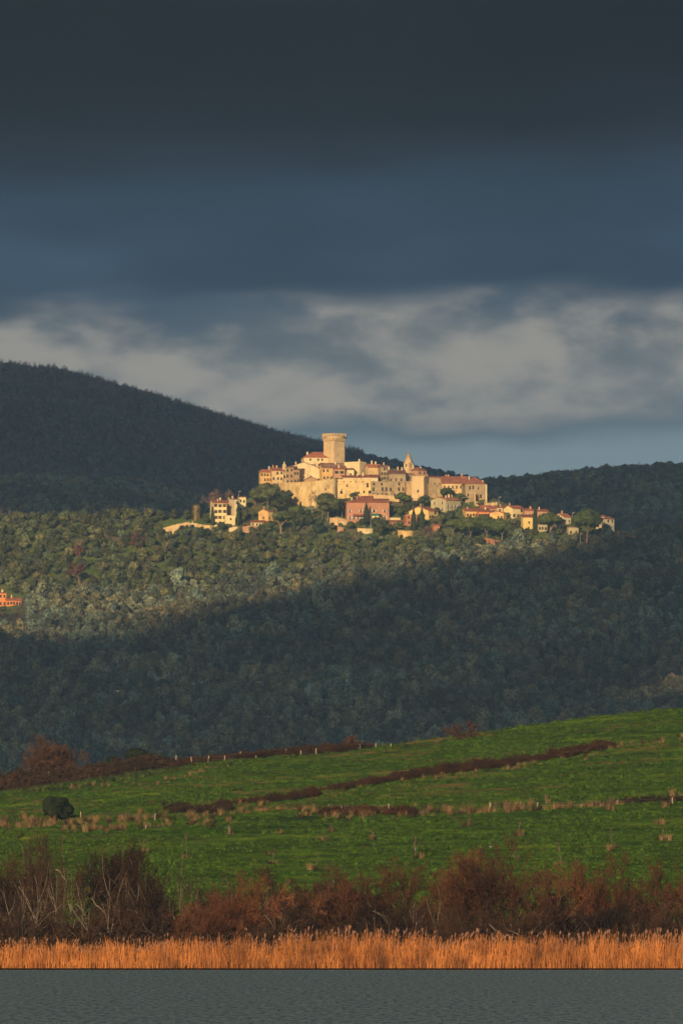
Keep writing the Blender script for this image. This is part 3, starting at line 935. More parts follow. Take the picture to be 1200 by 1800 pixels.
# --- the keep with its corbelled battlements
def keep():
    d = ground_d(587, 824)
    mpp = K * d
    th = rad(43)
    p = P(587, 824, d)
    root = empty('castle_tower', p, th)
    tag(root, 'tall square stone keep with corbelled battlements crowning the hill town', 'tower')
    a = 18.6 * mpp / math.sin(th); b = 18.6 * mpp / math.cos(th)
    Hs = (824 - 773) * mpp
    Ht = (824 - 766.5) * mpp
    mb = MB()
    hl = [(b * 0.5, (824 - z) * mpp, 0.5, 0.9) for z in (779, 788, 797, 806)]
    hl2 = [(b * 0.35, (824 - 800) * mpp, 0.6, 1.0), (b * 0.7, (824 - 785) * mpp, 0.5, 0.9)]
    face(mb, (0, 0), 1, 0, b, -8, Hs, hl2, depth=0.6)
    face(mb, (0, a), 0, -1, a, -8, Hs, [(round(a - h[0], 3), h[1], h[2], h[3]) for h in hl], depth=0.6)
    face(mb, (b, 0), 0, 1, a, -8, Hs, []); face(mb, (b, a), -1, 0, b, -8, Hs, [])
    mb.obj('shaft', W['tower'], root)
    for h in hl2:
        o = link(bpy.data.objects.new('window', window_mesh(h[2], h[3])), root); o.location = (h[0], 0.2, h[1])
    for h in hl:
        o = link(bpy.data.objects.new('window', window_mesh(h[2], h[3])), root); o.location = (0.2, h[0], h[1]); o.rotation_euler = (0, 0, -math.pi / 2)
    e = 0.62
    gl = MB()
    z1, z2 = Hs + 1.0, Ht
    gl.box(-e, b + e, -e, 0.2, z1, z2); gl.box(-e, b + e, a - 0.2, a + e, z1, z2 - 0.01)
    gl.box(-e, 0.2, 0.2, a - 0.2, z1, z2 - 0.005); gl.box(b - 0.2, b + e, 0.2, a - 0.2, z1, z2 - 0.005)
    gl.box(0.2, b - 0.2, 0.2, a - 0.2, Hs - 0.1, z2 - 0.6)
    gl.obj('parapet', W['tower'], root)
    cb = MB()   # one corbel: two steps
    cb.box(-0.22, 0.22, -0.5, 0.02, -1.3, -0.6); cb.box(-0.25, 0.25, -e, 0.02, -0.62, 0.05)
    cme = cb.mesh('corbel', W['tower'])
    mm = MB(); mm.box(-0.6, 0.6, -0.25, 0.25, 0, 1.6); mm.box(-0.65, 0.65, -0.3, 0.3, 1.6, 1.75)
    mme = mm.mesh('merlon', W['tower'])
    n = 11
    for (ox, oy, ux, uy, L) in ((0, 0, 1, 0, b), (0, a, 0, -1, a), (b, 0, 0, 1, a), (b, a, -1, 0, b)):
        ang = math.atan2(uy, ux)
        for i in range(n):
            u = L * (i + 0.5) / n
            o = link(bpy.data.objects.new('corbel', cme), root); o.location = (ox + ux * u, oy + uy * u, z1); o.rotation_euler = (0, 0, ang)
        for i in range(5):
            u = -e + 0.65 + (L + 2 * e - 1.3) * i / 5
            o = link(bpy.data.objects.new('merlon', mme), root)
            o.location = (ox + ux * u + uy * (e - 0.3), oy + uy * u - ux * (e - 0.3), z2); o.rotation_euler = (0, 0, ang)
keep()

# --- houses of the walled town, from the crest forwards
H_ = house
H_('palace', 'cream palace with a sloping red roof leaning against the left side of the keep', 532.5, 534, 600, 828, 804, 8, 'hip', 10.5, 'cream', 'red', chim=((0.12, 0.4),),
   holesR=[(3.0, 5.6, 0.9, 1.2), (7.2, 5.6, 0.9, 1.2), (9.3, 5.6, 0.9, 1.2), (4.2, 2.8, 0.8, 1.0), (5.5, 2.9, 0.7, 1.0), (7.6, 2.9, 0.8, 1.1), (10.0, 3.2, 0.9, 1.3)], holesL=[], depth=11)
H_('church', 'broad cream gabled church front below the palace', 504, 505, 561, 848, 822, 4, 'front', 10, 'cream', 'brown', depth=16, chim=((0.28, 0.3),),
   holesR=[(5.6, 6.6, 0.7, 0.9), (7.2, 6.6, 0.7, 0.9), (3.6, 3.4, 0.7, 0.9), (8.4, 2.4, 0.8, 0.9), (12.0, 2.6, 0.8, 1.2)], holesL=[])
H_('house', 'leftmost tall town house under a red hipped roof on the left end of the ramparts', 455, 458, 478, 858, 830, 25, 'hip', 5, 'ochre', 'red', 3, 4, 3, 2, chim=((0.8, 0.5),))
H_('house', 'stone town house with two chimneys between the leftmost house and the narrow tower house', 477, 478, 498, 857, 827, 10, 'side', 5.5, 'stone', 'red', 3, 3, 2, 1, chim=((0.2, 0.5), (0.55, 0.6)))
H_('tower_house', 'narrow cream tower house with a flat top beside the left ramparts', 496, 498, 502.5, 853, 817, 30, 'flat', 0, 'cream', 'red', 1, 1, 1, 1, chim=((0.5, 0.5),), parapet=0.5)
H_('house', 'brown house in slight shade with three small dark windows next to the narrow tower house', 501, 502, 516, 853, 822, -12, 'mono', 4, 'dark', 'brown', 3, 2, 0, 0, chim=(), depth=8)  # dark wall colour carries the slight shade on this front
H_('house', 'shaded brown red house wedged at the left foot of the church front', 515, 516, 526, 852, 826, -18, 'mono', 3, 'dark', 'brown', 2, 2, 0, 0, chim=(), depth=7)  # brown red, with its shade put into the wall colour
H_('house', 'small low rose house with one dark window just above the left ramparts', 533, 535, 558, 853, 843, 10, 'front', 5, 'rose', 'brown', holesR=[(3.9, 1.1, 1.3, 1.3)], holesL=[], chim=())
H_('house', 'long house with a brown roof at the foot of the keep', 561, 566, 607, 846, 821.5, 15, 'side', 8, 'ochre', 'brown', 2, 6, 2, 1, chim=((0.62, 0.4),), skip=0.25)
H_('house', 'narrow rose house with a white eave and green shutters below the keep', 585, 587, 606, 849, 824.5, 8, 'mono', 3, 'rose', 'red', 2, 2, 0, 0, chim=((0.5, 0.7),), shut='green', skip=0.3)
H_('house', 'low yellow gable with one small window on the rampart below the keep', 566, 568, 587, 853, 845, 5, 'front', 5, 'lemon', 'brown', holesR=[(3.1, 1.6, 0.8, 0.9)], holesL=[], chim=())
H_('house', 'small white house with one dark window between the keep and the flat cream block', 609, 610, 622, 846, 825.5, 10, 'side', 3, 'lemon', 'brown', holesR=[(1.4, 3.3, 0.9, 1.1)], holesL=[], chim=())
H_('block_house', 'flat topped cream block right of the keep with a rose right side', 605, 632, 644, 840, 811.5, 55, 'flat', 0, 'cream', 'red', holesR=[(2.6, 3.4, 0.8, 1.3)], holesL=[], chim=((0.4, 0.2),), parapet=0.2)
H_('house', 'long low house under a bright red roof above the middle rampart', 602, 603, 634, 853, 839.5, 6, 'mono', 6, 'cream', 'red', 1, 5, 0, 0, chim=((0.3, 0.8), (0.85, 0.5)), depth=8, win=(0.6, 0.8))
H_('house', 'low white walled house under a red roof at the right end of the middle rampart', 634, 635, 664, 854, 839.5, 0, 'mono', 6, 'white', 'red', 1, 6, 0, 0, chim=((0.1, 0.5),), depth=8, win=(0.7, 1.1), skip=0.0)
H_('house', 'golden stone house with a red roof right behind the middle rampart houses', 642, 647, 669, 842, 820.5, 20, 'side', 5, 'stone', 'red', 2, 3, 1, 1, chim=((0.4, 0.5), (0.7, 0.5)), skip=0.5)
H_('house', 'tall brown stone house with a slate dark gable end left of the spire', 668, 669, 684, 846, 821, 8, 'side', 4, 'grey', 'brown', 3, 3, 0, 0, chim=((0.5, 0.5),))
H_('house', 'wide shabby facade full of dark windows under a worn red roof left of the spire', 683, 684, 713, 864, 833, 4, 'mono', 9, 'grey', 'brown', 4, 6, 0, 0, chim=((0.05, 0.9), (0.6, 0.9), (0.85, 0.9)), depth=10, win=(0.8, 1.5), skip=0.2)
H_('rampart_house', 'golden rampart house with small dark openings above the pink villa', 586, 589, 653, 878, 843, 4, 'flat', 0, 'wall', 'red', depth=9, chim=(),
   holesR=[(5.8, 6.6, 0.8, 1.3), (16.4, 6.4, 1.1, 2.4), (2.6, 3.0, 1.2, 1.6), (3.0, 4.9, 0.9, 0.5), (17.4, 3.2, 1.3, 1.6), (14.6, 3.3, 0.9, 1.4), (11.9, 3.0, 0.9, 1.3), (0.9, 9.2, 0.6, 0.7), (4.2, 9.0, 0.6, 0.6), (7.9, 9.1, 0.6, 0.7), (10.4, 9.1, 0.5, 0.6), (14.0, 9.0, 0.6, 0.7)], holesL=[], parapet=0.2, cat='house')
H_('rampart_house', 'grey stone rampart house with rows of tall dark windows and pale shutters', 652, 653, 712, 877, 846, 3, 'flat', 0, 'grey', 'red', 3, 8, 0, 0, depth=8, chim=(), win=(0.95, 1.9), skip=0.12, shut=None, parapet=0.1)
H_('house', 'shaded dark house front in the gap right below the spire', 711, 712, 727, 856, 833, 30, 'mono', 3, 'dark', 'brown', 1, 2, 0, 0, chim=(), depth=8)  # wall is coloured dark for the shadow in this recess
H_('house', 'rose house with a red roof standing right of the spire', 716, 734, 750, 846, 826.5, 40, 'hip', 5.5, 'rose', 'red', 2, 2, 1, 2, chim=((0.3, 0.7), (0.9, 0.5)))
H_('wall_tower', 'square cream rampart tower with a dark right side below the spire', 724, 745, 752, 880, 838, 72, 'flat', 0, 'tower', 'red', 0, 0, 1, 1, chim=(), cat='tower', parapet=0.6)
H_('house', 'lone ruined stone front with small holes right of the rampart tower', 750, 751, 777, 872, 841, 5, 'flat', 0, 'grey', 'red', 2, 3, 0, 0, chim=(), depth=7, win=(0.6, 0.9), skip=0.3, parapet=0.4)
H_('house', 'low house with a brown roof between the rose house and the long palace', 748, 749, 772, 852, 840, 0, 'mono', 4, 'rose', 'red', 1, 3, 0, 0, chim=((0.1, 0.5),), depth=8)
H_('palace', 'long palace with a wide red roof at the right end of the walled town', 775, 777, 822, 872, 849.5, 2, 'side', 13, 'stone', 'red', chim=((0.18, 0.55), (0.27, 0.55), (0.8, 0.5)), depth=15,
   holesR=[(0.9 + 2.1 * i, 3.9, 0.8, 1.6) for i in range(6)], holesL=[])
H_('palace', 'greyish right wing of the long palace with scattered dark windows', 815, 818, 852, 884, 850.5, 6, 'hip', 13.5, 'grey', 'red', chim=((0.3, 0.6), (0.95, 0.3)), depth=15,
   holesR=[(1.9, 7.0, 0.9, 1.9), (3.6, 7.2, 0.9, 1.8), (6.4, 7.0, 0.7, 1.2), (1.0, 3.4, 0.8, 1.5), (4.4, 3.6, 0.9, 1.5), (7.6, 2.6, 0.9, 1.8)], holesL=[])
H_('annex', 'small white annex with dark arches under the wide palace roof', 795, 796, 817, 868, 852, 3, 'mono', 3, 'white', 'red', 1, 4, 0, 0, chim=(), depth=6, win=(0.8, 1.4), skip=0, cat='house')

# --- bell tower with the pyramid spire
def bell_tower():
    d = ground_d(718, 845); mpp = K * d; th = rad(45)
    root = empty('bell_tower', P(718, 845, d), th)
    tag(root, 'short bell tower with a steep pale pyramid spire', 'tower')
    s = 16.5 * mpp / math.sqrt(2)
    z0, z1, z2 = 0, (845 - 813) * mpp, (845 - 792) * mpp
    mb = MB()
    hs = [(s / 2 - 0.45, z1 - 2.2, 0.9, 1.7)]
    for o_, ux, uy in (((0, 0), 1, 0), ((s, 0), 0, 1), ((s, s), -1, 0), ((0, s), 0, -1)):
        face(mb, o_, ux, uy, s, -6, z1, hs, depth=0.4)
    mb.box(-0.15, s + 0.15, -0.15, s + 0.15, z1 + 0.002, z1 + 0.3)
    mb.obj('shaft', W['tower'], root)
    sp = MB()
    n = 8; cx = s / 2
    R_ = s / 2 * 1.02
    base = [(cx + R_ * x, cx + R_ * y, z1 + 0.3) for x, y in ((-1, -1), (1, -1), (1, 1), (-1, 1))]
    sp.add(base + [(cx, cx, z2)], [(0, 1, 4), (1, 2, 4), (2, 3, 4), (3, 0, 4)])
    sp.add(base, [(3, 2, 1, 0)])
    so = sp.obj('spire', W['tower'], root)
    fn = MB(); fn.add(ICO1[0] * 0.22 + np.array([cx, cx, z2 + 0.1]), ICO1[1]); tube(fn, [(cx, cx, z2)], [(cx, cx, z2 + 1.0)], 0.06, 0.04)
    fn.obj('finial', M['metal'], so)
    for k, (x, y, a) in enumerate(((s / 2 - 0.45, 0.12, 0), (0.12, s / 2 + 0.45, -math.pi / 2))):
        o = link(bpy.data.objects.new('window', window_mesh(0.9, 1.7)), root); o.location = (x, y, z1 - 2.2); o.rotation_euler = (0, 0, a)
bell_tower()

# --- walls: ramparts, scarp and garden terraces
def wall_strip(name, label, pts, m, thick=1.4, batter=0.0, coping=True, holes=(), cat='wall', d=None, group=None):
    """pts: (column, top row, bottom row); the wall follows the slope of the town hill"""
    Q = []
    for (px, t, b) in pts:
        dd = ground_d(px, b) if d is None else d
        Q.append((P(px, b, dd), P(px, t, dd)))
    o0 = Q[0][0].copy()
    root = empty(name, o0)
    tag(root, label, cat, group)
    mb = MB(); cp = MB()
    n = len(Q)
    sub = []
    rr = random.Random(len(label))
    for i in range(n - 1):
        k = max(1, int((Q[i + 1][0] - Q[i][0]).length / 2.5))
        for j in range(k):
            f = j / k
            a = Q[i][0].lerp(Q[i + 1][0], f) - o0; b = Q[i][1].lerp(Q[i + 1][1], f) - o0
            b.z += rr.uniform(-0.12, 0.12)
            sub.append((a, b))
    sub.append((Q[-1][0] - o0, Q[-1][1] - o0))
    V, F = [], []
    for (a, b) in sub:
        V += [(a.x, a.y - batter, a.z - 5), (b.x, b.y, b.z), (b.x, b.y + thick, b.z), (a.x, a.y + thick, a.z - 5)]
    for i in range(len(sub) - 1):
        s = 4 * i
        for j in range(3):
            F.append((s + j, s + 4 + j, s + 5 + j, s + 1 + j))
        F.append((s + 3, s + 7, s + 4, s))
    F.append((0, 1, 2, 3)); e = 4 * (len(sub) - 1); F.append((e, e + 3, e + 2, e + 1))
    mb.add(V, F)
    mb.obj('masonry', W[m], root)
    if coping:
        for i in range(len(sub) - 1):
            b0, b1 = sub[i][1], sub[i + 1][1]
            z = max(b0.z, b1.z)
            x0, x1 = b0.x, b1.x
            y0, y1 = b0.y, b1.y
            cp.add([(x0, y0 - 0.12, b0.z + 0.02), (x1, y1 - 0.12, b1.z + 0.02), (x1, y1 + thick + 0.12, b1.z + 0.02), (x0, y0 + thick + 0.12, b0.z + 0.02),
                    (x0, y0 - 0.12, b0.z + 0.25), (x1, y1 - 0.12, b1.z + 0.25), (x1, y1 + thick + 0.12, b1.z + 0.25), (x0, y0 + thick + 0.12, b0.z + 0.25)],
                   [(0, 1, 5, 4), (1, 2, 6, 5), (2, 3, 7, 6), (3, 0, 4, 7), (4, 5, 6, 7), (3, 2, 1, 0)])
        cp.obj('coping', W[m], root)
    for (px, t, b, w_) in holes:
        f = None
        for i in range(n - 1):
            if pts[i][0] <= px <= pts[i + 1][0]:
                f = (px - pts[i][0]) / (pts[i + 1][0] - pts[i][0]); A = Q[i][0].lerp(Q[i + 1][0], f); B_ = Q[i][1].lerp(Q[i + 1][1], f)
        if f is None: continue
        z = P(px, b, A.y).z; h = (b - t) * K * A.y
        kk = min(1, max(0, (z - A.z) / max(0.1, B_.z - A.z)))
        y = A.y - batter * (1 - (z - A.z + 5) / (B_.z - A.z + 5))
        mo = MB()
        mo.box(0, w_, -0.02, 0.3, 0, h, 0); mo.box(-0.12, 0, -0.06, 0.3, 0, h, 1); mo.box(w_, w_ + 0.12, -0.06, 0.3, 0, h, 1); mo.box(-0.12, w_ + 0.12, -0.07, 0.3, h, h + 0.15, 1)
        oo = mo.obj('opening', [M['glass'], W[m]], root); oo.location = Vector((A.x, y, z)) - o0
    return root

wall_strip('rampart', 'long golden rampart curving below the church and the keep', [(488, 850, 871), (500, 849, 878), (520, 848.5, 886), (552, 846.5, 890), (575, 843, 884), (590, 842, 880)], 'wall', 2.0, 1.4,
           holes=[(519, 858, 867, 0.5), (530, 861, 867, 0.5), (524.5, 857, 868, 0.25), (571, 858, 862, 0.5)])
wall_strip('rampart_scarp', 'sunlit sloping scarp at the foot of the long golden rampart', [(506, 870, 876), (520, 871, 884), (552, 872, 893), (566, 870, 886)], 'wall', 1.5, 3.0)
wall_strip('rampart', 'short stepped rampart linking the grey rampart house and the cream tower', [(711, 846, 868), (718, 847, 872), (726, 846, 876)], 'stone', 1.5, 0.4)
wall_strip('rampart', 'low wall of pale stone under the grey rampart house', [(648, 868, 876), (665, 870, 879), (690, 872, 881), (712, 874, 883)], 'stone', 1.2, 0.6)
wall_strip('rampart', 'rampart with a broken top under the palace left of its round tree', [(752, 850, 874), (765, 852, 875), (778, 856, 876)], 'grey', 1.4, 0.5)
wall_strip('buttress', 'tall lit buttress closing the right end of the palace', [(852.5, 851, 884), (856, 851.5, 885)], 'cream', 6.0, 1.2, coping=False, cat='buttress')
wall_strip('buttress', 'leaning stone buttress at the foot of the palace right wing', [(833, 866, 884), (836, 866, 885)], 'stone', 3.0, 3.2, coping=False, cat='buttress')
wall_strip('garden_wall', 'pale wall running right below the palace', [(834, 882, 889), (850, 884, 891), (866, 885, 893), (874, 883, 896)], 'stone', 0.8)
wall_strip('garden_wall', 'long bright terrace wall on the far left of the town', [(284, 930, 940), (298, 925, 939), (320, 920, 936), (333, 918, 936)], 'stone', 0.9, 0.5)
wall_strip('garden_wall', 'bright retaining wall bulging right of the tiny white hut', [(345, 921, 936), (355, 923, 938), (366, 924, 941), (375, 925, 936)], 'wall', 0.9, 0.6)
wall_strip('garden_wall', 'cream garden wall just right of the tall left villa', [(402, 929, 935), (412, 926, 934), (422, 928, 934)], 'cream', 0.8)
wall_strip('garden_wall', 'rose garden wall with a pale coping below the small house with the annex', [(426, 926, 936), (440, 925, 937), (452, 926, 935)], 'rose', 0.8)
wall_strip('garden_wall', 'cream terrace wall left of the pink villa', [(579, 911, 924), (592, 910, 925), (604, 912, 923), (614, 918, 923)], 'stone', 0.8, 0.3)
wall_strip('garden_wall', 'small rose wall below the cream terrace wall', [(593, 926, 936), (604, 928, 935)], 'rose', 0.8)
wall_strip('garden_wall', 'pale terrace wall in front of the pink villa', [(628, 929, 938), (642, 930, 939), (655, 930, 937)], 'cream', 0.8)
wall_strip('garden_wall', 'ochre bank wall right below the red flat roofed house', [(699, 933, 944), (712, 934, 947), (726, 934, 943)], 'ochre', 0.8, 1.0)
wall_strip('garden_wall', 'orange retaining wall below the grove of pines', [(848, 946, 953), (862, 948, 957), (880, 952, 962)], 'brick', 0.8, 0.6)
wall_strip('garden_wall', 'low pale wall between the two umbrella pines', [(1000, 958, 963), (1015, 958, 964), (1027, 960, 964)], 'rose', 0.6)

# --- houses below the walls
H_('villa', 'tall cream villa with three rows of windows at the left end of the town', 373, 375.5, 398, 926, 884.5, 12, 'mono', 7, 'lemon', 'red', 4, 3, 3, 1, chim=((0.45, 0.5), (0.75, 0.9)), depth=10, win=(0.85, 1.6), skip=0, shut='brown')
H_('house', 'windowless brown red house block against the tall left villa', 397, 398.5, 411.5, 912, 884, 14, 'front', 6, 'brick', 'red', 0, 0, 0, 0, chim=((0.5, 0.5),), depth=9)
H_('house', 'lower cream block with one dark window in front of the brown red block', 394, 396, 413, 926, 906.5, 10, 'flat', 0, 'lemon', 'red', holesR=[(2.3, 3.4, 0.9, 1.2)], holesL=[], chim=(), depth=4, parapet=0.2)
H_('house', 'narrow cream house with tall dark windows between brown red block and cypress', 411, 412, 420, 918, 878, 20, 'mono', 3, 'white', 'brown', 3, 1, 2, 1, chim=((0.4, 0.7),), win=(0.8, 1.7), skip=0)
H_('house', 'pale house half hidden behind the cypress right of the tall left villa', 419, 420, 432, 902, 874, 8, 'mono', 3, 'lemon', 'brown', 2, 2, 0, 0, chim=(), depth=7)
H_('house', 'small tan house with a flat red roof under the big round oak', 454, 471, 484, 920, 899, 48, 'side', 4, 'ochre', 'brown', 1, 2, 1, 1, chim=((0.1, 0.5),))
H_('annex', 'low cream annex with a red lean to roof left of the small tan house', 440, 442, 472, 927, 918.5, 8, 'mono', 4, 'cream', 'red', 1, 5, 1, 1, chim=(), depth=5, win=(0.9, 1.3), skip=0, cat='house')
H_('hut', 'tiny white hut on the bright terrace wall at the far left', 332, 334, 346, 931, 920, 15, 'flat', 0, 'cream', 'red', 1, 1, 0, 0, chim=((0.4, 0.5),), parapet=0.15)
villa = H_('villa', 'large pink villa with a green awning in the middle below the ramparts', 607.5, 609, 684, 922, 883, 3, 'hip', 7, 'pink', 'red', chim=((0.13, 0.3),), depth=13, shut='white', over=0.7,
   holesR=[(1.3, 6.2, 0.7, 1.6), (7.0, 6.2, 0.8, 1.6), (13.6, 6.4, 1.2, 1.4), (19.3, 6.2, 0.8, 1.6), (1.3, 2.6, 0.8, 1.6), (3.4, 2.6, 0.8, 1.6), (5.6, 2.7, 0.8, 1.5), (7.4, 2.7, 0.7, 1.5), (19.4, 2.6, 0.8, 1.7)], holesL=[])
mb = MB()
mb.box(12.2, 17.6, -2.6, -0.02, 5.3, 5.5); mb.box(12.2, 12.5, -2.6, -2.4, 1.6, 5.3); mb.box(17.3, 17.6, -2.6, -2.4, 1.6, 5.3); mb.box(12.2, 17.6, -2.72, -2.62, 4.5, 5.49); mb.box(12.2, 17.6, -2.6, -2.5, 2.0, 2.7)
aw = mb.obj('awning', M['awn'], villa)
mb = MB(); mb.box(12.6, 17.2, -2.3, -0.03, 1.3, 1.6); mb.box(12.4, 17.4, -2.2, -0.03, -6, 1.3)
mb.obj('terrace', W['cream'], villa)
mb = MB(); mb.box(13.0, 14.6, -2.45, -2.31, 2.7, 4.4); mb.box(14.9, 16.6, -2.45, -2.31, 2.7, 4.4)
mb.obj('blind', W['lemon'], villa)
mb = MB(); mb.box(13.9, 15.3, -2.35, -2.21, -1.4, 0.4); a = np.linspace(0, math.pi, 9)
mb.add([(14.6 + 0.7 * math.cos(t), -2.34, 0.4 + 0.7 * math.sin(t)) for t in a] + [(14.6, -2.34, 0.4)], [(i, i + 1, 9) for i in range(8)])
mb.obj('archway', M['glass'], villa)
mb = MB(); slab(mb, [(3.2, -1.9, 4.6), (8.6, -1.9, 4.6), (8.6, 0.05, 5.4), (3.2, 0.05, 5.4)], 0.15)
mb.obj('porch_roof', RF['red'], villa)
H_('roof_storey', 'set back white storey with its own red roof rising behind the pink villa', 626, 627, 656, 896, 879, 3, 'mono', 8, 'white', 'red', holesR=[], holesL=[], chim=((0.03, 0.2), (0.25, 0.9)), depth=7, cat='house')
H_('house', 'rose coloured low house behind the right shoulder of the pink villa', 654, 655, 683, 893, 880, 3, 'mono', 4, 'rose', 'brown', 1, 3, 0, 0, chim=(), depth=6)
H_('house', 'four storey pale gabled house below the rampart tower', 757.5, 784, 810.5, 902, 878.5, 47, 'left', 5.5, 'olive', 'red', 3, 4, 2, 2, chim=((0.3, 0.3), (0.6, 0.4), (0.9, 0.5)), win=(1.0, 1.5), skip=0.05, shut='white')
H_('house', 'pale yellow gabled house with a bright red roof between cypresses and four storey house', 719, 753, 770, 914, 897.5, 50, 'left', 7.5, 'yellow', 'red', 2, 2, 1, 2, chim=((0.1, 0.45),), shut='brown')
H_('house', 'low pink house with a flat red roof left of the two cypresses', 684, 688, 714, 927, 918, 10, 'mono', 4, 'pink', 'red', 1, 3, 1, 1, chim=(), depth=6, win=(0.8, 1.1))
H_('house', 'boxy red house peeping out between the two cypresses', 712, 714, 733, 925, 905, 10, 'flat', 0, 'brick', 'red', 2, 2, 1, 1, chim=(), depth=7, parapet=0.3)
H_('shed', 'flat cream shed behind the low pink house', 685, 686, 704, 918, 910, 6, 'flat', 0, 'cream', 'red', 0, 0, 0, 0, chim=(), depth=5)
H_('shed', 'small orange brick shed on the bank under the yellow gabled house', 760, 762, 773, 936, 924, 12, 'mono', 3, 'brick', 'red', 1, 1, 0, 0, chim=(), depth=4)
H_('house', 'low orange house with a long eave at the left of the terraced row', 817, 819, 840, 912, 899, 12, 'mono', 7, 'ochre', 'red', 1, 4, 1, 1, chim=((0.3, 0.6),), depth=8)
H_('house', 'middle orange house of the terraced row with brown shutters', 839, 841, 862, 913, 900, 8, 'mono', 7, 'orange', 'red', 1, 4, 1, 1, chim=((0.7, 0.6),), depth=8, shut='brown')
H_('house', 'red roofed house set behind the terraced row', 843, 845, 873, 906, 893, 10, 'side', 4.5, 'rose', 'red', 1, 3, 1, 1, chim=((0.3, 0.5), (0.8, 0.5)))
H_('house', 'yellow house at the right end of the terraced row with a sunlit long side', 861, 885, 891, 917, 902, 62, 'side', 4, 'ochre', 'red', 1, 1, 1, 4, chim=((0.4, 0.2),), skip=0.2)
H_('house', 'small cream house squeezed above the right end of the terraced row', 872, 874, 890, 903, 893, 10, 'mono', 4, 'cream', 'red', 1, 2, 0, 0, chim=((0.5, 0.5),), depth=7)
H_('house', 'cream house with green shutters above the yellow house of the lower street', 886, 901, 921, 912, 893.5, 40, 'side', 5, 'lemon', 'red', 2, 3, 1, 1, chim=((0.05, 0.4),), shut='green', skip=0, win=(0.9, 1.6))
H_('house', 'rose house with two red roof steps left of the tall lone cypress', 920, 922, 940, 914, 898, 8, 'mono', 5, 'rose', 'red', 1, 3, 0, 0, chim=((0.7, 0.6),), depth=7)
H_('house', 'bright yellow house with one small dark window left of the tall lone cypress', 917, 919.5, 939, 932, 909.5, 8, 'mono', 5, 'yellow', 'red', holesR=[(2.7, 3.3, 0.8, 1.3), (2.4, 0.2, 0.9, 1.5)], holesL=[], chim=(), depth=7)
H_('house', 'pink house behind the first umbrella pine right of the tall lone cypress', 943, 945, 964, 916, 899.5, 6, 'mono', 5.5, 'rose', 'red', 1, 3, 0, 0, chim=((0.25, 0.6),), depth=8)
H_('house', 'white walled house with a long red roof between the two umbrella pines', 975, 991, 1004, 924, 908.5, 40, 'side', 6, 'white', 'red', 1, 2, 1, 3, chim=((0.35, 0.45),))
H_('house', 'low cream house with dark openings half hidden by the first umbrella pine', 977, 979, 994, 932, 921.5, 10, 'mono', 3, 'cream', 'brown', 1, 3, 0, 0, chim=(), depth=5)
H_('house', 'grey house with a yellowish front under the second umbrella pine', 997, 999, 1017, 944, 927, 8, 'mono', 3, 'olive', 'brown', 1, 2, 0, 0, chim=(), depth=6)
H_('house', 'tall pale house with a red hat of a roof right of the second umbrella pine', 1058, 1066, 1080, 940, 912.5, 35, 'hip', 4.5, 'white', 'red', 3, 2, 2, 1, chim=())
H_('house', 'house with a red roof and pale chimney tucked behind the second umbrella pine', 1046, 1048, 1064, 930, 908.5, 6, 'mono', 4.5, 'cream', 'red', 2, 2, 0, 0, chim=((0.3, 0.6),), depth=8)
H_('house', 'small lone brick red house in the shade at the right edge of the town', 1102, 1104, 1119, 954, 943.5, 12, 'mono', 4, 'brick', 'red', 1, 2, 0, 0, chim=(), depth=5)
H_('kiosk', 'tiny rose kiosk with a pointed roof left of the lone brick red house', 1083, 1084, 1091, 950, 940, 8, 'hip', 5, 'rose', 'red', 1, 1, 0, 0, chim=(), depth=2.2, cat='kiosk')
H_('house', 'grey two storey house in the shade left of the first umbrella pine trunk', 944, 946, 962, 936, 922, 8, 'mono', 3, 'olive', 'brown', 1, 3, 0, 0, chim=(), depth=6)
H_('farmhouse', 'orange house block at the far left edge of the wooded slope', -12, -10, 10.5, 1068, 1043, 12, 'mono', 3, 'orange', 'red', 2, 3, 0, 0, chim=((0.75, 0.4),), depth=8, skip=0.0, cat='house')
H_('farmhouse', 'low orange farmhouse with a red roof beside the orange block on the far left', 8, 11, 37, 1067, 1056, 10, 'side', 4.5, 'orange', 'red', 1, 5, 1, 1, chim=((0.4, 0.5),), depth=7, skip=0.1, cat='house')
H_('barn', 'low brown red barn half sunk among olive trees on the far left', 61, 63, 84, 1052, 1043.5, 8, 'side', 3, 'orange', 'red', 1, 3, 0, 0, chim=(), depth=5, cat='barn')
H_('hut', 'small white hut with a dark door among the olive trees on the far left', 88, 90, 99, 1057, 1049, 12, 'mono', 2, 'white', 'red', 1, 1, 0, 0, chim=(), depth=4)
H_('hut', 'tiny roofed hut on the bank at the right foot of the town', 980, 981, 988, 968, 960, 12, 'mono', 3, 'orange', 'red', 1, 1, 0, 0, chim=(), depth=2.4)

# ivy tower
root = H_('ruined_tower', 'stumpy ruined tower overgrown with ivy at the far left of the town', 340, 343, 351, 916, 889, 35, 'flat', 0, 'dark', 'red', 0, 0, 0, 0, chim=(), cat='tower', parapet=0.3)
iv = MB(); r_ = np.random.default_rng(4)
hh = 27 * K * 4300
nn = 900
a = r_.uniform(0, 6.28, nn); z = r_.uniform(-2, hh + 0.6, nn)
cn = np.stack([np.cos(a), np.sin(a), r_.normal(size=nn) * 0.3], 1)
leaves(iv, np.stack([1.5 + np.cos(a) * 2.0, 1.7 + np.sin(a) * 2.2, z], 1), cn, 0.35, r_)
iv.obj('ivy', M['leaf_ivy'], root)

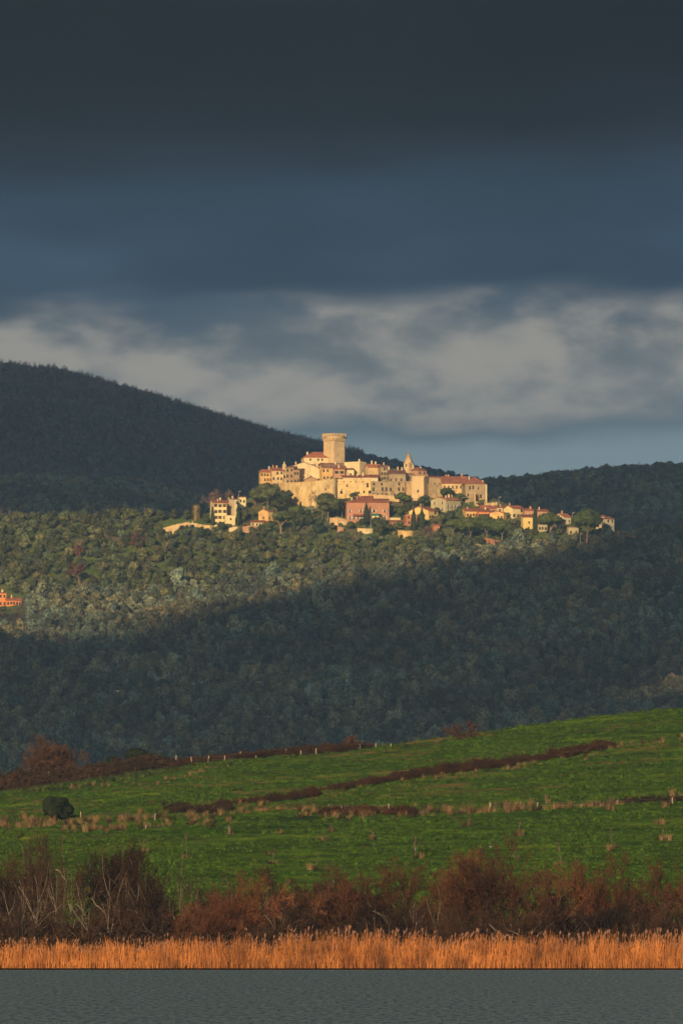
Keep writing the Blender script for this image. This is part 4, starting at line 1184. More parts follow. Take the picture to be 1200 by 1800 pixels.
# lamp posts
def lamp(px, base, top, label, two=False):
    d = ground_d(px, base)
    p = P(px, base, d); h = (base - top) * K * d
    root = empty('street_lamp', p); tag(root, label, 'street lamp')
    mb = MB(); tube(mb, [(0, 0, -1)], [(0, 0, h)], 0.13, 0.08, 0, 6); mb.obj('pole', M['metal'], root)
    mb = MB(); mb.box(-0.06, 0.9, -0.06, 0.06, h - 0.12, h); mb.obj('arm', M['metal'], root)
    mb = MB(); mb.box(0.35, 1.15, -0.2, 0.2, h - 0.22, h - 0.06); mb.box(0.45, 1.05, -0.14, 0.14, h - 0.28, h - 0.22); mb.obj('lamp_head', W['white'], root)
lamp(566.5, 918, 891, 'slim street lamp left of the pink villa in front of the big tree')
lamp(651.5, 930, 899, 'tall street lamp standing before the green awning of the pink villa')
lamp(1020, 964, 938, 'pale street lamp beside the second umbrella pine')
lamp(725.5, 898, 878, 'street lamp under the cream rampart tower')
lamp(419.5, 885, 863, 'thin mast with a small lamp behind the tall left villa')
lamp(877, 893, 873, 'dark street lamp at the right end of the wall below the palace')
lamp(824, 890, 873, 'street lamp in front of the leaning palace buttress')
lamp(1006, 914, 901, 'short lamp on the ridge between the two umbrella pines')

# ------------------------------------------------------------------ trees of the town hill (each one a thing)
def at_slope(px, py):
    """point on the town hill that shows at this pixel"""
    C = float(ip(px, CX))
    d = ground_d(px, max(py, C))
    X = (px - 600) * K * d
    return Vector((X, d, float(z_main(X, d)))), d

def big_tree(name, label, px, base, wpx, hpx, m, seed, trunk=0.25, umbrella=False, bark='bark', cat='tree', nl=11, nleaf=3200, leaf=0.055, d=None, z=None):
    p, dd = at_slope(px, base)
    if d: dd = d; p = P(px, base, d)
    mpp = K * dd
    H = hpx * mpp; Rr = wpx * mpp / 2
    root = empty(name, p); tag(root, label, cat)
    cz = H * (1 - (1 - trunk) / 2) if not umbrella else H * (0.68 - trunk + 0.25)
    hz = H * (1 - trunk) / 2 if not umbrella else H * 0.58
    mb = crown(seed, nl=nl, nleaf=nleaf, leaf=leaf * 1.0, core=ICO2, lobe=0.42, rz=1.0, umbrella=umbrella, rough=0.32)
    mb.v = [v * np.array([Rr, Rr, hz]) + np.array([0, 0, cz]) for v in mb.v]
    mb.obj('crown', M[m], root)
    tr = MB()
    r = np.random.default_rng(seed)
    tt = max(0.16, Rr * 0.075)
    top = cz - hz * (0.3 if not umbrella else 0.15)
    bend = r.uniform(-0.5, 0.5) * (1 if umbrella else 0.3)
    pm = np.array([bend, 0, top * 0.55])
    tube(tr, [(0, 0, -1)], [pm], tt, tt * 0.8, 0, 7)
    for k in range(5):
        a = r.uniform(0, 6.28); e = np.array([math.cos(a) * Rr * 0.45, math.sin(a) * Rr * 0.45, top + r.uniform(0, hz * 0.4)])
        tube(tr, [pm], [e], tt * 0.6, tt * 0.25, 0, 5)
    tr.obj('trunk', M[bark], root)
    return root

def cypress(label, px, base, wpx, hpx, seed):
    p, d = at_slope(px, base)
    H = hpx * K * d; Rr = wpx * K * d / 2
    root = empty('cypress', p); tag(root, label, 'cypress')
    r = np.random.default_rng(seed)
    mb = MB()
    prof = lambda t: np.clip(np.minimum(t * 6 + 0.35, 1) * (1 - t ** 2.2) + 0.05, 0.05, 1)
    v, f = ICO3
    q = v.copy(); t = (q[:, 2] + 1) / 2
    rr = np.linalg.norm(q[:, :2], axis=1) + 1e-6
    k = prof(t) / rr * (1 + 0.14 * r.normal(size=len(q)))
    k = np.where(np.abs(q[:, 2]) > 0.98, 0.3, k)
    q = np.stack([q[:, 0] * k * Rr * 0.9, q[:, 1] * k * Rr * 0.9, t * H * 0.95 + H * 0.04], 1)
    mb.add(q, f)
    n = 1500; t = r.uniform(0, 1, n); a = r.uniform(0, 6.28, n)
    c = np.stack([np.cos(a) * prof(t) * Rr, np.sin(a) * prof(t) * Rr, H * (0.04 + 0.95 * t) + r.normal(size=n) * 0.2], 1)
    leaves(mb, c, np.stack([np.cos(a), np.sin(a), np.full(n, 0.3)], 1), 0.28, r)
    mb.obj('crown', M['leaf_cypress'], root)
    tr = MB(); tube(tr, [(0, 0, -1)], [(0, 0, H * 0.5)], 0.2, 0.1, 0, 6); tr.obj('trunk', M['bark'], root)

BT = big_tree
BT('oak', 'biggest dark oak hiding the left foot of the ramparts', 470, 897, 46, 49, 'leaf_oak', 1)
BT('oak', 'dark oak leaning against the big oak on its right', 499, 898, 36, 38, 'leaf_oak', 2)
BT('oak', 'light green tree on the left edge of the big dark oaks', 448, 890, 22, 32, 'leaf_lime', 3, leaf=0.07)
BT('oak', 'low dark oak in front between the two big oaks', 486, 904, 34, 26, 'leaf_oak', 33)
BT('oak', 'large rounded oak in front of the golden rampart left of the pink villa', 576, 918, 50, 53, 'leaf_oak', 4, nl=14)
BT('oak', 'dark oak filling the space between the large rounded oak and the pink villa', 601, 912, 24, 36, 'leaf_oak', 5)
BT('oak', 'low bushy tree behind the left roof of the pink villa', 622, 882, 24, 17, 'leaf_oak', 6)
BT('oak', 'low bright green tree under the grey rampart house', 707, 888, 36, 24, 'leaf_lime', 7)
BT('oak', 'dark bushy tree at the foot of the cream rampart tower', 744, 894, 26, 24, 'leaf_oak', 8)
BT('oak', 'dark tree on the left foot of the rampart tower', 730, 897, 18, 16, 'leaf_oak', 81)
BT('oak', 'round dark green tree before the long palace', 787, 876, 32, 20, 'leaf_pine', 9)
BT('oak', 'flat dark tree mass below the palace right wing', 812, 884, 26, 15, 'leaf_oak', 10)
BT('oak', 'small tree at the right edge of the flat dark tree mass', 845, 893, 16, 11, 'leaf_oak', 101)
BT('umbrella_pine', 'wide umbrella pine spreading below the dark oaks on the left', 494, 938, 50, 40, 'leaf_pine', 11, umbrella=True, bark='bark_pine')
BT('umbrella_pine', 'first umbrella pine of the right end with a short reddish trunk', 968, 949, 55, 49, 'leaf_pine', 12, umbrella=True, bark='bark_pine', nl=13)
BT('umbrella_pine', 'second umbrella pine at the right end with a forked pale trunk', 1031, 959, 56, 65, 'leaf_pine', 13, umbrella=True, bark='bark_pine', nl=13)
for i, (x, b, w_, h, t) in enumerate(((797, 944, 42, 38, 'leftmost pine of the grove above the orange retaining wall'), (826, 950, 46, 46, 'second pine from the left in the grove above the orange retaining wall'),
                                      (856, 951, 46, 50, 'middle pine of the grove with bare leaning trunks'), (882, 953, 42, 46, 'second pine from the right in the grove with bare trunks'), (908, 963, 38, 42, 'rightmost broad tree of the grove left of the shaded grey house'))):
    BT('umbrella_pine', t, x, b, w_, h, 'leaf_pine' if i < 4 else 'leaf_oak', 20 + i, trunk=0.36 if i < 4 else 0.1, umbrella=i < 4, bark='bark', nl=14)
more = [(545, 908, 22, 20, 'leaf_wood', 'greyish bush left of the large rounded oak'), (527, 930, 20, 30, 'leaf_oak', 'narrow dark tree between the wide umbrella pine and the lamp'), (543, 928, 22, 34, 'leaf_cypress', 'dark bushy conifer left of the slim street lamp'),
        (560, 940, 26, 28, 'leaf_olive', 'olive coloured tree under the slim street lamp'), (667, 945, 32, 36, 'leaf_oak', 'oak in front of the archway of the pink villa'), (688, 905, 22, 18, 'leaf_oak', 'dark tree against the right wall of the pink villa'),
        (700, 932, 26, 16, 'leaf_oak', 'dark hedge like tree below the low pink house'), (702, 908, 18, 14, 'leaf_lime', 'bright bush behind the low pink house'), (790, 920, 30, 22, 'leaf_oak', 'dark tree at the foot of the four storey house'), (776, 924, 18, 24, 'leaf_oak', 'slender dark tree right of the yellow gabled house'),
        (812, 925, 22, 22, 'leaf_oak', 'dark tree left of the terraced row'), (640, 926, 24, 16, 'leaf_cypress', 'dark bush under the porch of the pink villa'), (618, 932, 22, 16, 'leaf_oak', 'round bush below the left corner of the pink villa'),
        (390, 934, 20, 16, 'leaf_oak', 'dark bush at the foot of the tall left villa'), (428, 920, 16, 24, 'leaf_oak', 'dark shrubby tree right of the thin cypress'), (440, 912, 18, 20, 'leaf_olive', 'grey green tree left of the small tan house'), (468, 936, 26, 18, 'leaf_lime', 'low green bush below the small tan house'),
        (328, 915, 20, 20, 'leaf_olive', 'olive coloured tree left of the ivy tower'), (305, 914, 22, 22, 'leaf_oak', 'dark tree behind the long bright terrace wall'), (283, 917, 22, 20, 'leaf_oak', 'dark tree behind the left tip of the bright terrace wall'), (361, 922, 18, 20, 'leaf_oak', 'dark tree between ivy tower and tall left villa'),
        (930, 955, 22, 18, 'leaf_oak', 'dark bush under the shaded grey house'), (1000, 953, 22, 14, 'leaf_oak', 'dark bush between the trunks of the two umbrella pines'), (1050, 956, 24, 18, 'leaf_oak', 'bush right of the forked pine trunk'), (1070, 954, 22, 14, 'leaf_oak', 'dark bush below the tall pale house'),
        (1095, 952, 18, 14, 'leaf_wood', 'grey bush left of the lone brick red house'), (750, 935, 20, 12, 'leaf_wood', 'brownish bush below the yellow gabled house'), (905, 925, 20, 14, 'leaf_wood', 'brown bush left of the bright yellow house'), (330, 946, 36, 19, 'leaf_oak', 'dark green tree in front of the bright terrace wall'),
        (345, 944, 30, 18, 'leaf_oak', 'dark bush below the tiny white hut'), (893, 912, 14, 10, 'leaf_wood', 'dry bush under the cream house with green shutters'),
        (1012, 934, 20, 15, 'leaf_oak', 'dark tree touching the left side of the second umbrella pine'), (1048, 944, 18, 14, 'leaf_oak', 'small dark tree right behind the second umbrella pine trunk'), (1088, 962, 24, 14, 'leaf_oak', 'broad dark bush below the tiny rose kiosk'),
        (983, 942, 20, 14, 'leaf_oak', 'bushy tree just below the low cream house'), (925, 938, 14, 10, 'leaf_oak', 'small bush at the foot of the bright yellow house'), (878, 922, 16, 12, 'leaf_oak', 'dark bush under the right end of the terraced row'),
        (768, 905, 14, 14, 'leaf_oak', 'small dark tree wedged between yellow gabled house and four storey house'), (738, 912, 12, 10, 'leaf_olive', 'small shrub before the yellow gable'), (716, 898, 20, 14, 'leaf_oak', 'dark tree above the boxy red house'),
        (584, 932, 18, 14, 'leaf_oak', 'bush below the cream terrace wall'), (512, 915, 22, 16, 'leaf_oak', 'dark bush below the golden scarp'), (540, 902, 22, 12, 'leaf_wood', 'dry shrub at the foot of the scarp'), (436, 905, 14, 16, 'leaf_oak', 'dark slender tree on the right of the pale half hidden house'),
        (402, 930, 14, 10, 'leaf_oak', 'small bush below the lower cream block'), (1070, 940, 12, 10, 'leaf_oak', 'tiny tree before the tall pale house'), (868, 903, 12, 7, 'leaf_oak', 'small bush above the terraced row')]
for i, (x, b, w_, h, m, t) in enumerate(more):
    BT('tree', t, x, b, w_, h, m, 400 + i, trunk=0.05, nl=9, nleaf=1300, leaf=0.085)
for i, (x, b, w_, h, t) in enumerate(((373.5, 926, 8, 34, 'cypress hugging the left wall of the tall left villa'), (418.5, 925, 7, 46, 'thin tall cypress right of the tall left villa'), (643.5, 924, 11, 40, 'dark cypress in front of the pink villa'),
                                      (727, 933, 10, 39, 'left one of the two cypresses before the yellow gabled house'), (741.5, 930, 11, 36, 'right one of the two cypresses before the yellow gabled house'), (940.5, 934, 8, 50, 'tall lone cypress beside the bright yellow house'),
                                      (528, 908, 6, 26, 'small cypress below the golden scarp'), (516, 940, 8, 32, 'dark cypress right of the wide umbrella pine'), (754, 905, 5, 12, 'tiny cypress at the right corner of the yellow gabled house'))):
    cypress(t, x, b, w_, h, 500 + i)

def bare_tree(name, label, px, base, wpx, hpx, mt, mb_, seed, dist=None, stems=1, kids=(8, 8, 6, 3), tw=0.09, lean=0.1, pos=None, cat='tree', spread=0.85, minr=0.06):
    if pos is None:
        p, d = at_slope(px, base)
    else: p, d = pos, pos.y
    root = empty(name, p); tag(root, label, cat)
    H = hpx * K * d; Wd = wpx * K * d
    wd, tg = bare_plant(seed, stems, H * 0.55, H * 0.02, kids, lean=lean, base=0.02 * H + 0.05, twig=tw, minr=minr, shrink=0.52, trop=0.10, spread=spread, seg=3, wig=0.2)
    allv = np.concatenate(tg.v)
    sx = Wd / 2 / np.percentile(np.abs(allv[:, :2]), 97.5); sz = H / np.percentile(allv[:, 2], 99.5)
    for q in (wd, tg): q.v = [v * np.array([sx, sx, sz]) for v in q.v]
    tg.obj('crown', mt, root); wd.obj('trunk', mb_, root)
    return root
bare_tree('bare_tree', 'round leafless brown tree behind the left corner of the tall left villa', 374, 904, 40, 44, M['twig_tan'], M['bark'], 601, kids=(9, 9, 7, 4))
bare_tree('bare_tree', 'smaller leafless brown tree behind the tall left villa', 404, 892, 24, 32, M['twig_tan'], M['bark'], 602, kids=(8, 8, 6, 4))
bare_tree('bare_tree', 'leafless tan tree against the golden rampart', 556, 895, 26, 34, M['twig_tan'], M['bark'], 603, kids=(7, 7, 5))
bare_tree('bare_tree', 'rusty leafless tree in the upper middle of the olive grove', 141, 985, 26, 36, M['twig_rust'], M['bark'], 604, kids=(9, 9, 7, 4))
bare_tree('bare_tree', 'largest rusty leafless tree low in the olive grove', 141, 1027, 38, 40, M['twig_rust'], M['bark'], 605, kids=(9, 9, 7, 4))
bare_tree('bare_tree', 'rusty leafless tree high up left of the bright terrace wall', 234, 969, 32, 34, M['twig_rust'], M['bark'], 606, kids=(9, 9, 7, 4))
bare_tree('bare_tree', 'pale leafless tree left in the grove below the bright terrace wall', 292, 985, 16, 36, M['bark_pale'], M['bark_pale'], 607, kids=(6, 5))
bare_tree('bare_tree', 'brown leafless tree in the grove below the wide umbrella pine', 484, 962, 34, 16, M['twig_tan'], M['bark'], 608)
bare_tree('bare_tree', 'pale leafless tree below the pink villa', 622, 966, 26, 30, M['twig_tan'], M['bark_pale'], 609, kids=(7, 6, 4))
bare_tree('bare_tree', 'tan leafless bush on the bank at the right foot of the town', 940, 972, 36, 14, M['twig_tan'], M['bark_pale'], 610)
bare_tree('bare_tree', 'brown leafless tree on the bank under the yellow gabled house', 748, 952, 30, 26, M['twig_tan'], M['bark'], 611)

# --- the olive grove on the lit slope: the nearest 300 one by one, the rest as a mass
olive_kinds = []
for i in range(8):
    c_ = crown(700 + i, nl=10, core=ICO2, nleaf=1100, leaf=0.12, lobe=0.40, rz=0.95, rough=0.45, fill=0.8)
    c_.v = [v + np.array([0, 0, 1.05]) for v in c_.v]
    t_ = MB(); tube(t_, [(0, 0, -0.5)], [(0.04, 0, 0.8)], 0.09, 0.06, 0, 5)
    olive_kinds.append((c_.mesh('crown', M['leaf_olive' if i % 2 else 'leaf_oak']), t_.mesh('trunk', M['bark'])))
HC = [(x, y, rx, ry) for x, y, rx, ry in ((141, 1030, 22, 11), (141, 990, 15, 9), (234, 975, 18, 10), (292, 990, 9, 9), (168, 992, 10, 7), (217, 989, 9, 6), (290, 1025, 20, 7), (100, 1016, 14, 4), (780, 976, 22, 9), (455, 1027, 8, 5), (640, 957, 12, 3), (545, 985, 8, 3), (700, 985, 8, 4), (5, 1052, 14, 22), (12, 1066, 36, 20), (72, 1046, 16, 7), (94, 1052, 9, 7), (855, 965, 30, 5))]
def bottom_of_town(px):
    return ip(px, [(-200, 880), (270, 880), (285, 942), (380, 944), (470, 946), (560, 948), (640, 952), (740, 958), (800, 950), (870, 962), (950, 972), (1000, 968), (1100, 960), (1125, 950), (1130, 880), (2000, 880)])
def keep_olive(px, py, X, Y):
    k = (py > bottom_of_town(px)) & (py > ip(px, CX) + 0.5)
    for (x, y, rx, ry) in HC: k &= ((px - x) / rx) ** 2 + ((py - y) / ry) ** 2 > 1
    return k & (RNG.random(len(px)) < 0.93)
pos, px, py = area(9000, z_main, -160, 1360, 4135, 4420, keep=keep_olive)
# keep trunks apart
order = np.argsort(pos[:, 1]); pos, px, py = pos[order], px[order], py[order]
chosen = []
grid = {}
for i in range(len(pos)):
    g = (int(pos[i, 0] // 3.3), int(pos[i, 1] // 3.3))
    if any((g[0] + a, g[1] + b) in grid and np.hypot(*(grid[(g[0] + a, g[1] + b)] - pos[i, :2])) < 3.3 for a in (-1, 0, 1) for b in (-1, 0, 1)): continue
    grid[g] = pos[i, :2]; chosen.append(i)
pos, px, py = pos[chosen], px[chosen], py[chosen]
inview = (px > 5) & (px < 1195)
ids = np.where(inview)[0]
size = RNG.uniform(1.3, 3.1, len(pos))
first = set(ids[np.argsort(-size[ids] / pos[ids, 1])][:295].tolist())
for i in sorted(first):
    cm, tm = olive_kinds[RNG.integers(0, 8)]
    e = empty('olive_tree', pos[i], float(RNG.uniform(0, 6.28)))
    s = float(size[i]); e.scale = (s, s, s * float(RNG.uniform(0.85, 1.2)))
    tag(e, 'rounded grey green olive tree in the grove on the sunlit slope', 'olive tree', 'olive trees on the sunlit slope')
    link(bpy.data.objects.new('crown', cm), e); link(bpy.data.objects.new('trunk', tm), e)
rest = np.array([i for i in range(len(pos)) if i not in first])
kinds = []
for cm, tm in olive_kinds:
    mb = MB()
    o = bpy.data.objects.new('olive_kind', cm); kinds.append(o)
scatter('olive_grove', pos[rest], RNG.uniform(0, 6.28, len(rest)), np.stack([size[rest]] * 2 + [size[rest] * RNG.uniform(0.85, 1.2, len(rest))], 1), kinds, 'dense grove of smaller trees filling the sunlit slope', 'grove')
pos, px, py = area(700, z_main, -160, 1360, 4135, 4420, keep=keep_olive)
scatter('bare_trees_in_grove', pos, RNG.uniform(0, 6.28, len(pos)), RNG.uniform(0.6, 1.1, len(pos)), bare_kinds, 'small leafless trees scattered through the grove', 'grove')
# garden shrubs between the houses
def keep_town(px, py, X, Y):
    return (py < bottom_of_town(px) + 2) & (py > ip(px, [(280, 935), (380, 925), (440, 905), (520, 893), (600, 900), (700, 893), (820, 890), (860, 905), (1000, 925), (1130, 945)]))
shrub_kinds = [proto(crown(760 + i, nl=6, core=ICO1, nleaf=260, leaf=0.13, lobe=0.5, rz=0.8), 'shrub_kind', M[('leaf_oak', 'leaf_olive', 'leaf_cypress', 'leaf_wood')[i % 4]]) for i in range(6)]
pos, px, py = area(4200, z_main, 285, 1125, 4150, 4420, keep=keep_town)
scatter('garden_shrubs', pos, RNG.uniform(0, 6.28, len(pos)), RNG.uniform(0.8, 2.4, len(pos)), shrub_kinds, 'tangled garden shrubs filling the gaps between the lower houses', 'shrubs')

# ------------------------------------------------------------------ the meadow and its hedges
def on_field(px, py):
    d = field_d(px, py)
    X = (px - 600) * K * d
    return Vector((X, d, float(z_field(X, d)) - 0.02)), d

bramble_kinds = []
for i in range(5):
    wd, tw = bare_plant(800 + i, 12, 1.0, 0.02, (5, 5, 4), lean=0.9, base=0.5, twig=0.035, minr=0.012, shrink=0.5, trop=0.05, spread=0.9, seg=3)
    r = np.random.default_rng(i)
    pts = np.concatenate(tw.v)[::5]
    for k in range(len(tw.v)): wd.add(tw.v[k], tw.f[k] - tw.f[k].min(), 0)
    n = r.normal(size=(len(pts), 3)); n /= np.linalg.norm(n, axis=1)[:, None]
    leaves(wd, pts, n, 0.05, r, m=1)
    bramble_kinds.append((wd.mesh('bramble', [M['twig_dark'], M['bramble']])))

def hedge(name, label, path, height, width, n, seed, cat='hedge', kinds=None, d_off=0.0, mats=None):
    """one hedge: many bramble plants grown together along a path of (column, row)"""
    r = np.random.default_rng(seed)
    p0, _ = on_field(*path[0])
    root = empty(name, p0); tag(root, label, cat)
    src = []
    for me in bramble_kinds:
        v = np.zeros(len(me.vertices) * 3, np.float32); me.vertices.foreach_get('co', v)
        nq = len(me.polygons); f = np.zeros(len(me.loops), np.int32); me.loops.foreach_get('vertex_index', f)
        mi = np.zeros(nq, np.int32); me.polygons.foreach_get('material_index', mi)
        src.append((v.reshape(-1, 3), f.reshape(-1, 4), mi))
    mb = MB()
    seg = np.array(path, float)
    cum = np.concatenate([[0], np.cumsum(np.hypot(*np.diff(seg, axis=0).T))])
    for i in range(n):
        s = r.uniform(0, cum[-1])
        px = np.interp(s, cum, seg[:, 0]); py = np.interp(s, cum, seg[:, 1])
        p, d = on_field(px, py)
        q = np.array(p) + np.array([r.normal() * 0.3, r.uniform(-width, width), 0])
        q[2] = float(z_field(q[0], q[1]))
        v, f, mi = src[r.integers(0, len(src))]
        h = height(px) if callable(height) else height
        h *= r.uniform(0.55, 1.1)
        sc = np.array([h * 0.9, h * 0.9, h / 1.15])
        a = r.uniform(0, 6.28); ca, sa = math.cos(a), math.sin(a)
        w_ = v * sc
        w_ = np.stack([w_[:, 0] * ca - w_[:, 1] * sa, w_[:, 0] * sa + w_[:, 1] * ca, w_[:, 2]], 1)
        mb.add(w_ + q - np.array(p0), f, mi)
    mb.obj('thicket', mats or [M['twig_dark'], M['bramble']], root)
    return root

crest_row = lambda px: float(ip(px, CREST)) + 2.5
hedge('crest_hedge', 'dark bramble hedge along the meadow crest on the left side', [(x, crest_row(x) + 3) for x in range(-30, 330, 20)], lambda px: 2.6 if px < 110 else (2.3 if px < 280 else 1.4), 2.5, 330, 1)
hedge('crest_hedge', 'low reddish bramble hedge along the crest in the middle', [(x, crest_row(x)) for x in range(320, 660, 20)], lambda px: 1.25, 1.6, 230, 2)
hedge('meadow_hedge', 'long dark hedge crossing the meadow diagonally', [(390, 1421), (500, 1408), (600, 1390), (700, 1372), (800, 1356), (900, 1346), (985, 1332)], lambda px: 0.65 + 0.45 * abs(math.sin(px * 0.05)) * 0.6 + 0.35 * math.exp(-((px - 800) / 220) ** 2), 1.6, 300, 3)
hedge('meadow_hedge', 'small rounded hedge clump at the upper end of the diagonal hedge', [(975, 1334), (1015, 1328), (1062, 1318)], 1.3, 1.8, 60, 4)
hedge('bramble_patch', 'dark bramble patch in the middle of the meadow strip', [(580, 1434), (640, 1432), (700, 1433), (725, 1434)], 1.15, 2.0, 50, 5, cat='bramble')
hedge('bramble_patch', 'brown bramble patch at the left end of the meadow strip', [(300, 1428), (350, 1432), (395, 1424)], 1.1, 2.5, 40, 6, cat='bramble')
hedge('bramble_patch', 'low bramble patch at the right end of the meadow strip', [(1035, 1424), (1080, 1421), (1130, 1416), (1210, 1412)], 0.9, 2.5, 40, 7, cat='bramble')

def bush_on_crest(name, label, px, py, wpx, hpx, mt, mw, seed, kids=(9, 9, 7, 4), stems=5, lean=0.6, yoff=6, tw=0.035):
    p, d = on_field(px, py)
    q = Vector((p.x, d + yoff, float(z_field(p.x, d + yoff)) - 0.1))
    return bare_tree(name, label, px, py, wpx, hpx, mt, mw, seed, stems=stems, kids=kids, tw=tw, lean=lean, pos=q, cat='bush', minr=0.02)
bush_on_crest('bare_tree', 'round reddish leafless tree on the left of the meadow crest', 80, 1378, 98, 84, M['twig_brown'], M['twig_dark'], 901, kids=(8, 7, 7, 5), stems=18, lean=1.0, tw=0.05)
bush_on_crest('bare_bush', 'small brown leafless bush behind the crest fence', 621, 1322, 36, 30, M['twig_brown'], M['twig_dark'], 902, kids=(8, 8, 5), stems=4)
bush_on_crest('bare_bush', 'brown leafless bush on the crest right of the last fence posts', 816, 1304, 62, 38, M['twig_brown'], M['twig_dark'], 903, kids=(8, 8, 6), stems=5)

def leafy_bush(name, label, px, py, wpx, hpx, m, seed, yoff=0, cat='bush', nleaf=5200, leaf=0.035):
    p, d = on_field(px, py)
    y = d + yoff
    root = empty(name, (p.x, y, float(z_field(p.x, y)) - 0.15)); tag(root, label, cat)
    H = hpx * K * d; Rr = wpx * K * d / 2
    mb = crown(seed, nl=12, nleaf=nleaf, leaf=leaf, core=ICO3, lobe=0.5, rz=1.0, rough=0.22)
    mb.v = [v * np.array([Rr, Rr, H * 0.52]) + np.array([0, 0, H * 0.5]) for v in mb.v]
    mb.obj('crown', M[m], root)
    tr = MB()
    for a in range(4): tube(tr, [(0.1 * math.cos(a * 1.6), 0.1 * math.sin(a * 1.6), -0.4)], [(Rr * 0.3 * math.cos(a * 1.6), Rr * 0.3 * math.sin(a * 1.6), H * 0.5)], 0.09, 0.04, 0, 5)
    tr.obj('trunk', M['bark'], root)
leafy_bush('evergreen_bush', 'lone dark evergreen bush on the left of the meadow', 103, 1443, 60, 46, 'leaf_dark', 31)
leafy_bush('evergreen_bush', 'dark evergreen bush with a domed top behind the left crest hedge', 245, 1362, 72, 44, 'leaf_dark', 32, yoff=8)
leafy_bush('evergreen_bush', 'lower dark evergreen bush left of the domed one behind the crest hedge', 196, 1366, 40, 36, 'leaf_dark', 33, yoff=8)

# fences: wooden posts with thin wire
def fence(label, posts, hpx, seed, wires=2, thick=0.075, lean=0.06, name='wire_fence', m='wood', fwd=0.0):
    r = np.random.default_rng(seed)
    P0, _ = on_field(*posts[0]); root = empty(name, P0); tag(root, label, 'fence')
    me = None
    tops = []
    for i, (px, py) in enumerate(posts):
        p, d = on_field(px, py)
        p = Vector((p.x, p.y - fwd, float(z_field(p.x, p.y - fwd)) - 0.02))
        h = (hpx if np.isscalar(hpx) else hpx[i]) * K * d
        if me is None:
            mb = MB(); tube(mb, [(0, 0, -0.3)], [(0, 0, 0.96)], thick, thick * 0.9, 0, 6); tube(mb, [(0, 0, 0.96)], [(0, 0, 1.0)], thick * 0.9, thick * 0.3, 0, 6)
            me = mb.mesh('post', M[m])
        o = link(bpy.data.objects.new('post', me), root)
        o.location = p - P0; o.scale = (1, 1, h); o.rotation_euler = (r.normal() * lean, r.normal() * lean, r.uniform(0, 6))
        tops.append((np.array(p - P0), h))
    wm = MB()
    for k in range(wires):
        f = 0.55 + 0.33 * k
        tube(wm, [t[0] + np.array([0, 0, t[1] * f]) for t in tops[:-1]], [t[0] + np.array([0, 0, t[1] * f]) for t in tops[1:]], 0.006, 0.006)
    wm.obj('wire', M['metal'], root)
posts = []
xs = [3, 31, 59, 87, 117, 172, 198, 251, 282, 310, 338, 366, 395, 423, 450, 475, 503, 529, 555, 582, 607, 633, 660, 687]
for x in xs:
    posts.append((x, crest_row(x) - (0.5 if x > 290 else -1.5)))
fence('line of pale wooden fence posts along the meadow crest', posts, [30, 22, 26, 32, 22, 24, 26, 24, 24, 20, 16, 16, 14, 18, 8, 8, 13, 10, 12, 13, 12, 13, 12, 10], 1, fwd=3.0, thick=0.09)
fence('sparse pale posts along the dry strip on the right of the meadow', [(861, 1429), (943, 1426), (1085, 1421), (1181, 1414)], [19, 16, 14, 12], 2)
fence('two leaning pale posts by the dark bramble patch', [(602, 1432), (683, 1431)], [16, 18], 3)
fence('pale posts below the brown bramble patch on the left of the meadow', [(142, 1439), (272, 1444), (256, 1459), (403, 1462)], [12, 14, 9, 9], 4)

# young trees planted in a row, each with its dry grass foot
sap = [(330, 1512, 52), (250, 1500, 28), (403, 1470, 22), (478, 1520, 32), (553, 1530, 34), (583, 1465, 22), (657, 1478, 24), (731, 1510, 46), (910, 1470, 30), (903, 1512, 30), (985, 1525, 58), (1078, 1495, 44), (1162, 1478, 40), (820, 1455, 22)]
for i, (x, b, h) in enumerate(sap):
    p, d = on_field(x, b)
    lab = ['tall thin sapling above the left scrub', 'thin sapling far left below the dry strip', 'short stake like sapling left of the middle below the dry strip', 'thin sapling above the middle scrub on its left', 'thin sapling above the middle scrub with a pale foot',
           'short sapling left of the middle just below the bramble patch', 'short sapling just under the dark bramble patch', 'tall dark sapling in the middle of the meadow', 'short sapling above the tallest red bush', 'sapling touching the top of the tallest red bush',
           'tallest sapling standing right of the tallest red bush', 'sapling with a bushy foot on the right of the meadow', 'dark sapling at the right edge of the meadow', 'short sapling right of the dark bramble patch'][i]
    bare_tree('sapling', lab, x, b, 14, h, M['twig_dark'], M['bark'], 950 + i, stems=1, kids=(7, 4), tw=0.03, lean=0.05, pos=p, cat='sapling', spread=0.55, minr=0.025)

# dry grass and meadow grass: blades in tussocks
def tussock(seed, n, h, w_, spread_, m, lean=0.35, name='tussock'):
    r = np.random.default_rng(seed); mb = MB()
    a = r.uniform(0, 6.28, n); q = np.sqrt(r.uniform(0, 1, n)) * spread_
    p0 = np.stack([np.cos(a) * q, np.sin(a) * q, np.full(n, -0.03)], 1)
    hh = h * r.uniform(0.5, 1.1, n)
    d = np.stack([np.cos(a) * lean * r.uniform(0, 1, n), np.sin(a) * lean * r.uniform(0, 1, n), np.ones(n)], 1)
    p1 = p0 + d * (hh * 0.6)[:, None]; p2 = p1 + (d + np.stack([np.cos(a), np.sin(a), np.zeros(n)], 1) * lean) * (hh * 0.4)[:, None]
    b = np.stack([np.cos(a + 1.57 + r.normal(size=n) * 0.5), np.sin(a + 1.57), np.zeros(n)], 1) * w_
    v = np.stack([p0 - b, p0 + b, p1 + b * 0.8, p1 - b * 0.8, p2], 1).reshape(-1, 3)
    i = np.arange(n)[:, None] * 5
    mb.add(v, np.concatenate([i, i + 1, i + 2, i + 3], 1), 0); mb.add(v, np.concatenate([i + 3, i + 2, i + 4], 1), 0)
    return proto(mb, name, m)
